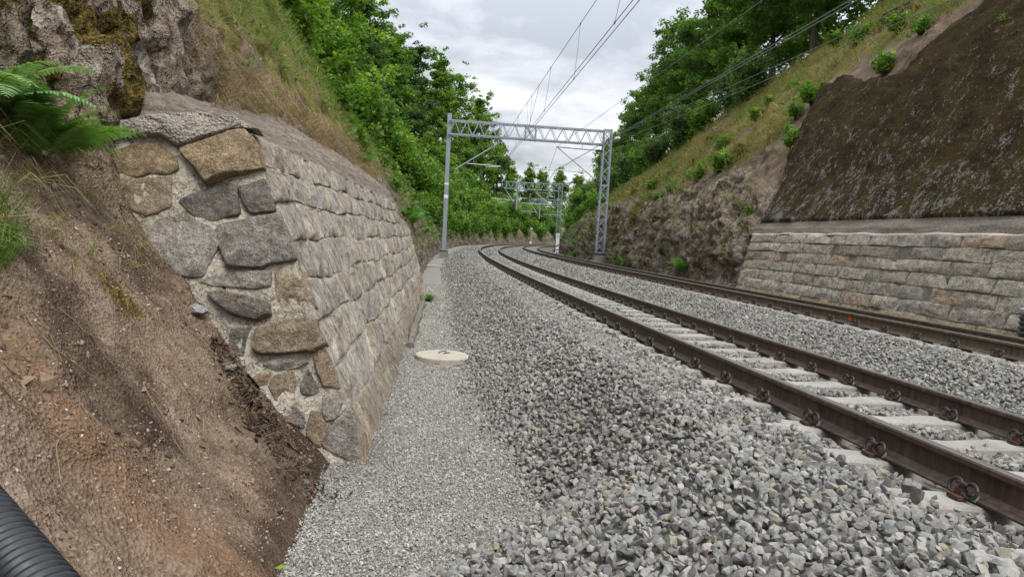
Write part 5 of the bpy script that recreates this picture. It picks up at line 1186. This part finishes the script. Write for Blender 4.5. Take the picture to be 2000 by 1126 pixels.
# ferns
def frond_data(L, seed, npin=26, width=.3, curve=.9, col=(.06, .15, .025), seg=9, teeth=True):
    r = np.random.default_rng(seed); t_ = np.linspace(0, 1, 40); el = 1.15-curve*1.55*t_
    xy = np.cumsum(np.cos(el))*L/40; z = np.cumsum(np.sin(el))*L/40; side = .10*L*np.sin(t_*2.5)*r.normal()
    R = np.stack([xy, side, z], 1); V = []; F = []; C = []; n_ = 0
    wv = .007*(1-t_*.8)
    Tn = np.gradient(R, axis=0); Tn /= np.linalg.norm(Tn, axis=1)[:, None]; S_ = np.cross(Tn, [0, 0, 1.]); S_ /= np.linalg.norm(S_, axis=1)[:, None]; Nn = np.cross(S_, Tn)
    V.append(np.concatenate([R-S_*wv[:, None], R+S_*wv[:, None]])); F += [(i, i+1, i+41, i+40) for i in range(39)]; C.append(np.repeat([[.10, .15, .035]], 80, 0)); n_ += 80
    for i in range(npin):
        tp = .16+.83*i/(npin-1); k = int(tp*39); base = np.array([np.interp(tp, t_, R[:, q]) for q in range(3)])
        pl = L*width*(min(1, (tp-.08)/.22)**.7)*(1-tp)**.62*r.uniform(.92, 1.08)+.008*L
        for sd in (-1, 1):
            d_ = S_[k]*sd*.90+Tn[k]*.44+Nn[k]*.03; d_ /= np.linalg.norm(d_); bd = np.cross(Nn[k], d_); bd /= np.linalg.norm(bd)
            q = np.linspace(0, 1, seg*2+1); w_ = .135*pl*(1-q)**.55*np.minimum(1, .55+q*5)+.001
            if teeth: w_ = w_*np.where(np.arange(len(q)) % 2, 1.22, .68)
            cen_ = base+d_*pl*q[:, None]-np.array([0, 0, 1.])*(pl*.22*q**2)[:, None]+r.normal(0, .003)
            V.append(np.concatenate([cen_-bd*w_[:, None], cen_+bd*w_[:, None]])); m_ = len(q)
            F += [(n_+a_, n_+a_+1, n_+m_+a_+1, n_+m_+a_) for a_ in range(m_-1)]; n_ += 2*m_
            C.append(np.repeat((np.array(col)*r.uniform(.78, 1.25)*np.array([r.uniform(.9, 1.2), 1, 1]))[None], 2*m_, 0))
    return mesh_data('frond', np.concatenate(V), np.array(F), M['fern'], np.concatenate(C))
def fern(loc, label, k, nfr, L, col, az0, az1, tilt=0., group='ferns on the cutting slopes', variants=4, seed=0, detail=True, parts=True):
    r = np.random.default_rng(seed); o = empty('fern', loc, label, 'fern', group)
    md = [frond_data(L, seed*10+i, 24 if detail else 15, .27, r.uniform(.75, 1.05), col, 9 if detail else 4, detail) for i in range(variants)]
    for i in range(nfr):
        c = bpy.data.objects.new('frond', md[i % variants]); COL.objects.link(c); c.parent = o
        c.rotation_euler = (r.normal(0, .15), r.normal(tilt, .16), az0+(az1-az0)*(i+.5)/nfr+r.normal(0, .12)); q = r.uniform(.75, 1.12)*k; c.scale = (q, q, q)
    return o
fz = on_hill(-1, 2.05, -5.76)
fern(W(2.05, -5.76, fz-.02), 'big green fern with long arching fronds on the near left bank', .95, 18, .74, (.115, .26, .05), -2.9, 1.1, -.12, 'ferns on the cutting slopes', 5, 3)
fern(W(1.72, -5.86, on_hill(-1, 1.72, -5.86)), 'pale green fern half cut off at the left picture edge', 1., 11, .70, (.17, .31, .12), -2.4, 1.2, 0, 'ferns on the cutting slopes', 3, 4)
for i, (s, d, k, lab) in enumerate([(21.5, 6.2, 1.15, 'at the foot of the right rock near the coursed wall'), (34.5, 6.9, 1.0, 'at the foot of the right rock next to the lattice mast'), (31.8, 6.7, .8, 'at the rock foot between mast and coursed wall'), (27.5, 6.4, .7, 'small one at the rock foot left of the tallest fern'), (52, 7.0, 1.1, 'at the rock foot behind the white board'), (38.0, -4.2, 1.1, 'against the left rock by the portal post'), (26.5, -4.3, 1.5, 'bushy one right beside the far end of the left wall'), (24.0, -4.35, 1.2, 'tucked behind the end of the left wall'), (15.6, -5.15, 1.0, 'on the brow just above the left wall'), (17.3, -5.6, .9, 'higher on the brow above the left wall'), (50, -4.1, .9, 'low on the left rock beyond the portal'), (29.5, -5.3, 1.2, 'midway up the left rock, first past the wall'), (34, -4.6, 1.1, 'midway up the left rock, second past the wall'), (20.2, -6.1, 1.1, 'among dry grass high above the left wall')]):
    z = on_hill(-1 if d < 0 else 1, s, d); fern(W(s, d, z-.03), 'green fern '+lab, k, 14, .95, (.075, .2, .03), 0, 6.28, .0, 'ferns on the cutting slopes', 2, 30+i, False)

# grass
def blades(P, N_, L, wd, col, r, K, droop=.5, spread=.05, hang=0.):
    n_ = len(P)*K; P = np.repeat(P, K, 0)+r.normal(0, spread, (n_, 3))*np.array([1, 1, .2]); N_ = np.repeat(N_, K, 0); L = np.repeat(L, K)*r.uniform(.55, 1.2, n_); col = np.repeat(col, K, 0)*r.uniform(.75, 1.25, (n_, 1))
    up = N_*.45+np.array([0, 0, 1.])*(1-hang)+r.normal(0, .45, (n_, 3)); up /= np.linalg.norm(up, axis=1)[:, None]
    lean = r.normal(size=(n_, 3)); lean[:, 2] = 0; lean = lean*.6+N_*np.array([1, 1, 0])*(.6+hang*1.2); lean /= np.linalg.norm(lean, axis=1)[:, None]+1e-6
    sd = np.cross(up, lean+r.normal(0, .2, (n_, 3))); sd /= np.linalg.norm(sd, axis=1)[:, None]+1e-6
    L = L[:, None]; wd = wd*r.uniform(.6, 1.3, (n_, 1)); m_ = P+up*L*.55+lean*L*.16*droop; tip = P+up*L*(.92-.3*droop)+lean*L*.75*droop-np.array([0, 0, 1.])*L*(.25*droop+hang*.8)
    V = np.stack([P-sd*wd-up*.03, P+sd*wd-up*.03, m_+sd*wd*.75, m_-sd*wd*.75, tip], 1).reshape(-1, 3); o_ = (np.arange(n_)*5)[:, None]
    return V, np.concatenate([o_+[0, 1, 2], o_+[0, 2, 3], o_+[3, 2, 4]]), np.repeat(col, 5, 0)
def grass(name, sets, label):
    Vs, Fs, Cs = [], [], []; n_ = 0
    for V, F, C in sets: Vs.append(V); Fs.append(F+n_); Cs.append(C); n_ += len(V)
    tag(obj(name, mesh_data(name, np.concatenate(Vs), np.concatenate(Fs), M['blade'], np.concatenate(Cs))), label, 'grass', kind='stuff')
r = np.random.default_rng(77)
def gcol(P, r, pal, sc_=.8, seed=0):
    f = np.clip(.5+.9*fbm(P, sc_, 3, seed)+r.normal(0, .13, len(P)), 0, .999); pal = np.array(pal); i = f*(len(pal)-1); k = i.astype(int); w_ = (i-k)[:, None]; return pal[k]*(1-w_)+pal[np.minimum(k+1, len(pal)-1)]*w_
STRAW = [(.36, .27, .12), (.30, .245, .10), (.25, .23, .075), (.18, .22, .05), (.13, .21, .04)]
DRYB = [(.18, .12, .065), (.27, .19, .10), (.33, .255, .13), (.26, .235, .09), (.16, .20, .05)]
LUSH = [(.24, .24, .075), (.18, .25, .05), (.13, .22, .035), (.10, .19, .03)]
P, N_, S_, Z_ = sampler(PR, GNR, SR, PR[..., 2], MASKR, 21000, lambda s, z, m_: np.where((s > 6) & (s < 62) & (z < 13.5) & (z > 1), np.clip(m_[..., 0]-.15, 0, 1), 0)*np.interp(s, [6, 25, 62], [1., 1., .35]), 1)
far = np.linalg.norm(P-CAMP, axis=1)
gset = [blades(P, N_, r.uniform(.22, .5, len(P)), .0095, gcol(P, r, STRAW, .5, 3), r, 6, .6, .07)]
P, N_, S_, Z_ = sampler(PR, GNR, SR, PR[..., 2], MASKR, 5200, lambda s, z, m_: np.where((s > 17.5) & (s < 62) & (z < 6) & (z > .2), .15+m_[..., 0], 0), 2)
gset.append(blades(P, N_, r.uniform(.12, .4, len(P)), .010, gcol(P, r, STRAW, 1., 5), r, 5, .8, .05))
grass('grass', gset, 'dry yellow-green grass covering the right slope')
P, N_, S_, Z_ = sampler(PL, GNL, SL, PL[..., 2], MASKL, 9500, lambda s, z, m_: np.where((s > 3.0) & (s < 60) & (z < 8.6) & (z > 1.5), np.clip(m_[..., 0]-.1, 0, 1), 0)*np.interp(s, [3, 15, 60], [1., .8, .3]), 3)
near_ = np.clip(1-(Z_-2.1-.03*S_)/2.0+.5*fbm(P, .9, 3, 55), 0, 1)
pal = gcol(P, r, DRYB, .9, 7)*near_[:, None]+gcol(P, r, LUSH, .9, 8)*(1-near_[:, None])
gset = [blades(P, N_, r.uniform(.12, .42, len(P))*(1-.4*near_), .0055, pal, r, 8, .9, .07, .15*near_.mean())]
P, N_, S_, Z_ = sampler(PL, GNL, SL, PL[..., 2], MASKL, 6500, lambda s, z, m_: np.where((s > 15.5) & (s < 70) & (z < 7) & (z > .2), .3+m_[..., 0], 0), 4)
gset.append(blades(P, N_, r.uniform(.15, .4, len(P)), .009, gcol(P, r, LUSH+STRAW[:2], 1., 5), r, 5, .8, .05))
# dead thatch hanging over the rock edge above the wall
P, N_, S_, Z_ = sampler(PL, GNL, SL, PL[..., 2], MASKL, 650, lambda s, z, m_: np.where((s > 4.9) & (s < 17) & (np.abs(z-(2.55+.035*(s-3.5))) < .45), 1, 0)*np.interp(s, [3, 17], [1, .8]), 6)
gset.append(blades(P, N_, r.uniform(.15, .42, len(P)), .0042, gcol(P, r, DRYB[:3], 1.5, 9), r, 7, 1., .09, .6))
# sparse tufts on the near bank and a green clump at the left edge
P, N_, S_, Z_ = sampler(PL, GNL, SL, PL[..., 2], MASKL, 60, lambda s, z, m_: np.where((s > .8) & (s < 3.0) & (z > .7) & (z < 1.7), 1, 0), 7)
gset.append(blades(P, N_, r.uniform(.1, .28, len(P)), .0022, gcol(P, r, DRYB, 1.5, 9), r, 12, .9, .035, .5))
c0 = np.array([W(1.05, -5.42, on_hill(-1, 1.05, -5.42)), W(.95, -5.5, on_hill(-1, .95, -5.5)), W(1.15, -5.5, on_hill(-1, 1.15, -5.5)), W(.8, -5.35, on_hill(-1, .8, -5.35))]); P = np.repeat(c0, 9, 0)+r.normal(0, .05, (36, 3)); N_ = np.repeat([[.6, -.3, .6]], 36, 0)
gset.append(blades(P, N_, r.uniform(.15, .3, 36), .003, np.repeat([[.11, .19, .03]], 36, 0)*r.uniform(.7, 1.2, (36, 1)), r, 14, .8, .03))
P, N_, S_, Z_ = sampler(PL, GNL, SL, PL[..., 2], MASKL, 45, lambda s, z, m_: np.where((s > 1.7) & (s < 3.0) & (z > 1.15) & (z < 1.75), 1, 0), 17)
gset.append(blades(P, N_, r.uniform(.15, .34, len(P)), .0022, gcol(P, r, DRYB[1:4], 1.5, 9), r, 16, 1., .03, .6))
grass('grass', gset, 'mixed dry and green grass hanging down the left slope above the wall')

# low leafy weeds between the grass
def weeds(P, N_, K, spread, leaf, pal):
    n_ = len(P)*K; C = np.repeat(P, K, 0)+r.normal(0, spread, (n_, 3))+np.repeat(N_, K, 0)*np.abs(r.normal(0, spread*.9, (n_, 1))); C[:, 2] += .02
    V, F = leaf_quads(C, leaf*r.lognormal(0, .3, n_), r, .5); pal = np.array(pal); c = np.repeat(pal[r.integers(0, len(pal), len(P))]*r.uniform(.75, 1.25, (len(P), 1)), K, 0)*r.uniform(.75, 1.25, (n_, 1)); return V, F, np.repeat(c, 4, 0)
def undergrowth(sets, label):
    Vs, Fs, Cs = [], [], []; n_ = 0
    for V, F, C in sets: Vs.append(V); Fs.append(F+n_); Cs.append(C); n_ += len(V)
    tag(obj('undergrowth', mesh_data('undergrowth', np.concatenate(Vs), np.concatenate(Fs), M['leaf'], np.concatenate(Cs))), label, 'undergrowth', kind='stuff')
GREENS = [(.10, .19, .03), (.075, .15, .025), (.14, .21, .04), (.11, .14, .045), (.16, .17, .06)]
patch = lambda P: fbm(P, .8, 3, 91) > -.14
P, N_, S_, Z_ = sampler(PL, GNL, SL, PL[..., 2], MASKL, 4200, lambda s, z, m_: np.where((s > 4.6) & (s < 70) & (z < 8) & (z > 2.3+.02*s*(s < 22)-(s >= 22)*1.6), np.where(s < 15, np.clip(z-2.6, .05, 2), 1.), 0)*np.interp(s, [4, 15, 70], [1., 1., .4]), 13); k = patch(P)
u1 = weeds(P[k], N_[k], 16, .075, .034, GREENS)
P, N_, S_, Z_ = sampler(PL, GNL, SL, PL[..., 2], MASKL, 1500, lambda s, z, m_: np.where((s > 30) & (s < 160) & (z < 5) & (z > .6), 1., 0), 14)
u2 = weeds(P, N_, 14, .22, .10, GREENS[:3])
undergrowth([u1, u2], 'scattered leafy weeds among the grass and rock of the left slope')
P, N_, S_, Z_ = sampler(PR, GNR, SR, PR[..., 2], MASKR, 4600, lambda s, z, m_: np.where((s > 8) & (s < 62) & (z < 13) & (z > np.where(s < 17.7, 8.5, .6)), .5+m_[..., 0], 0), 15); k = patch(P)
u1 = weeds(P[k], N_[k], 14, .10, .042, GREENS[1:])
P, N_, S_, Z_ = sampler(PR, GNR, SR, PR[..., 2], MASKR, 900, lambda s, z, m_: np.where((s > 45) & (s < 140) & (z < 6) & (z > .8), 1., 0), 16)
u2 = weeds(P, N_, 14, .2, .09, GREENS[:3])
undergrowth([u1, u2], 'scattered leafy weeds among the grass and rock of the right slope')

# earth bank clutter: pebbles, dark litter, roots
def bank_pebbles():
    r = np.random.default_rng(41); shp = stone_shapes(9, 8, 5)
    P, N_, S_, Z_ = sampler(PL, GNL, SL, PL[..., 2], MASKL, 5200, lambda s, z, m_: np.where((s > -.9) & (s < 3.) & (z > -.55) & (z < 1.5), 1, 0)*(.35+np.clip(np.sin(s*3+z*2), 0, 1)), 8)
    sz = .0065*r.lognormal(0, .45, len(P)); c = np.array([(.34, .27, .22), (.22, .155, .115), (.42, .36, .31), (.15, .1, .075), (.26, .15, .08)])[r.choice(5, len(P), p=[.3, .3, .15, .15, .1])]*r.uniform(.8, 1.2, (len(P), 1))
    P2, N2, S2, Z2 = sampler(PL, GNL, SL, PL[..., 2], MASKL, 5200, lambda s, z, m_: np.where((s > -.9) & (s < 3.) & (z > -.58) & (z < 1.55), 1, 0)*np.where(z < .1, 2., .8), 28)
    g2 = fbm(P2, 2.2, 3, 99) > -.05; P2 = P2[g2]; s2 = .011*r.lognormal(0, .5, len(P2)); c2 = np.array([(.185, .13, .09), (.13, .09, .062), (.25, .18, .125), (.09, .06, .042)])[r.choice(4, len(P2), p=[.35, .3, .2, .15])]*r.uniform(.8, 1.2, (len(P2), 1))
    P = np.concatenate([P, P2-np.array([0, 0, .003])]); sz = np.concatenate([sz, s2]); c = np.concatenate([c, c2])
    V, F, C = scatter_stones(P, sz, shp, c, r); sets = [(V, F, C)]
    tag(obj('rubble', mesh_data('rubble', V, F, M['stone'], C)), 'small crumbly stones lying on the brown earth bank', 'rubble', kind='stuff')
    # litter along the foot of the end face
    n_ = 1500; t_ = r.random(n_)**.8; s = 1.65+.95*t_+r.normal(0, .12, n_); d = -4.05-.75*t_+r.normal(0, .10, n_)*(1.2-t_)+.12*(1-t_)
    z = np.array([on_hill(-1, a, b) for a, b in zip(s, d)])+.01; z = np.maximum(z, -.59); C0 = W(s, d, z); fl = stone_shapes(8, 6, 6); fl = [(v*np.array([1.5, .7, .28]), f) for v, f in fl]
    V, F, C = scatter_stones(C0, .013*r.lognormal(0, .5, n_), fl, np.array([(.03, .021, .015), (.055, .036, .024), (.09, .06, .038), (.16, .12, .08)])[r.choice(4, n_, p=[.45, .3, .18, .07])]*r.uniform(.8, 1.2, (n_, 1)), r)
    b = MB(); colr = []
    for k in range(110):
        i = r.integers(n_); a = C0[i]+[0, 0, .01]; v = r.normal(size=3)*np.array([1, 1, .35]); v /= np.linalg.norm(v); L = r.uniform(.04, .14); b.tube([a-v*L/2, a+r.normal(0, .006, 3), a+v*L/2], .0022, 4)
    V2 = np.concatenate(b.V); F2 = np.concatenate(b.F4); F2 = np.concatenate([F2[:, :3], F2[:, [0, 2, 3]]]); 
    tag(obj('litter', mesh_data('litter', np.concatenate([V, V2]), np.concatenate([F, F2+len(V)]), M['stone'], np.concatenate([C, np.repeat([[.17, .12, .075]], len(V2), 0)]))), 'dark bark and twig litter piled where the earth bank meets the wall end', 'litter', kind='stuff')
    # thin roots
    b = MB()
    for k in range(46):
        s = r.uniform(.2, 2.7); zt = r.uniform(.1, 1.55); d = -np.interp(zt, [-.6, -.06, .6, 1.12, 1.7], [3.95, 4.55, 5.15, 5.62, 5.88]); n_ = 14; pts = []; a = r.normal(0, .6); 
        for q in range(n_):
            pts.append(W(s, d, on_hill(-1, s, d)+.006+.012*abs(math.sin(q*.9+k)))); a += r.normal(0, .35); a *= .9; st = r.uniform(.03, .055); s += math.sin(a)*st; d += math.cos(a)*st*.7
            if d > -4.0: break
        if len(pts) > 3: b.tube(pts, r.uniform(.0016, .0036), 5)
    V = np.concatenate(b.V); F = np.concatenate(b.F4)
    tag(obj('roots', mesh_data('roots', V, F, M['twig'], np.repeat([[.19, .13, .075]], len(V), 0)*(.6+.8*_h(np.arange(len(V))//70, np.arange(len(V))*0, np.arange(len(V))*0, 3))[:, None])), 'thin dry roots straggling down the brown earth bank', 'roots', kind='stuff')
bank_pebbles()
# single stones
def boulder(loc, sz, label, tone, seed):
    v, f = stone_shapes(18, 1, seed)[0]; b = MB(); b.add(v*sz, f); c = np.repeat([tone], len(v), 0); tag(obj('rock', mesh_data('rock', np.concatenate(b.V), f, M['masonry'], c), None, loc), label, 'rock')
boulder(W(2.62, -4.98, on_hill(-1, 2.62, -4.98)+.03), np.array([.11, .07, .07]), 'pale grey stone stuck in the earth against the wall end', (.36, .35, .33), 90)
boulder(W(1.75, -4.02, -.55), np.array([.05, .04, .04]), 'small pale stone at the foot of the earth bank beside the gravel', (.4, .39, .36), 91)
boulder(W(2.35, -4.66, on_hill(-1, 2.35, -4.66)+.02), np.array([.07, .05, .04]), 'small grey stone among dark litter by the wall end', (.3, .3, .29), 92)
# tufts of green by the wall foot
P = W(np.array([14.2, 14.25, 14.3]), np.array([-3.2, -3.16, -3.22]), path_z(14.2)+0*np.zeros(3)); V, F, C = blades(np.repeat(P, 4, 0), np.repeat([[1., 0, .5]], 12, 0), np.full(12, .35), .008, np.repeat([[.09, .19, .03]], 12, 0), r, 8, 1., .03)
tag(obj('grass_tuft', mesh_data('grass_tuft', V, F, M['blade'], C)), 'small green grass tuft at the foot of the left wall', 'grass tuft')
b = MB(); p = W(.68, -3.98, -.575); tag(obj('leaf', mesh_data('leaf', [p, p+[.03, .02, .012], p+[.065, .0, .016], p+[.03, -.022, .01]], np.array([(0, 1, 2, 3)]), M['leaf'], np.repeat([[.25, .4, .05]], 4, 0))), 'single fallen yellow-green leaf on the gravel in front', 'leaf')
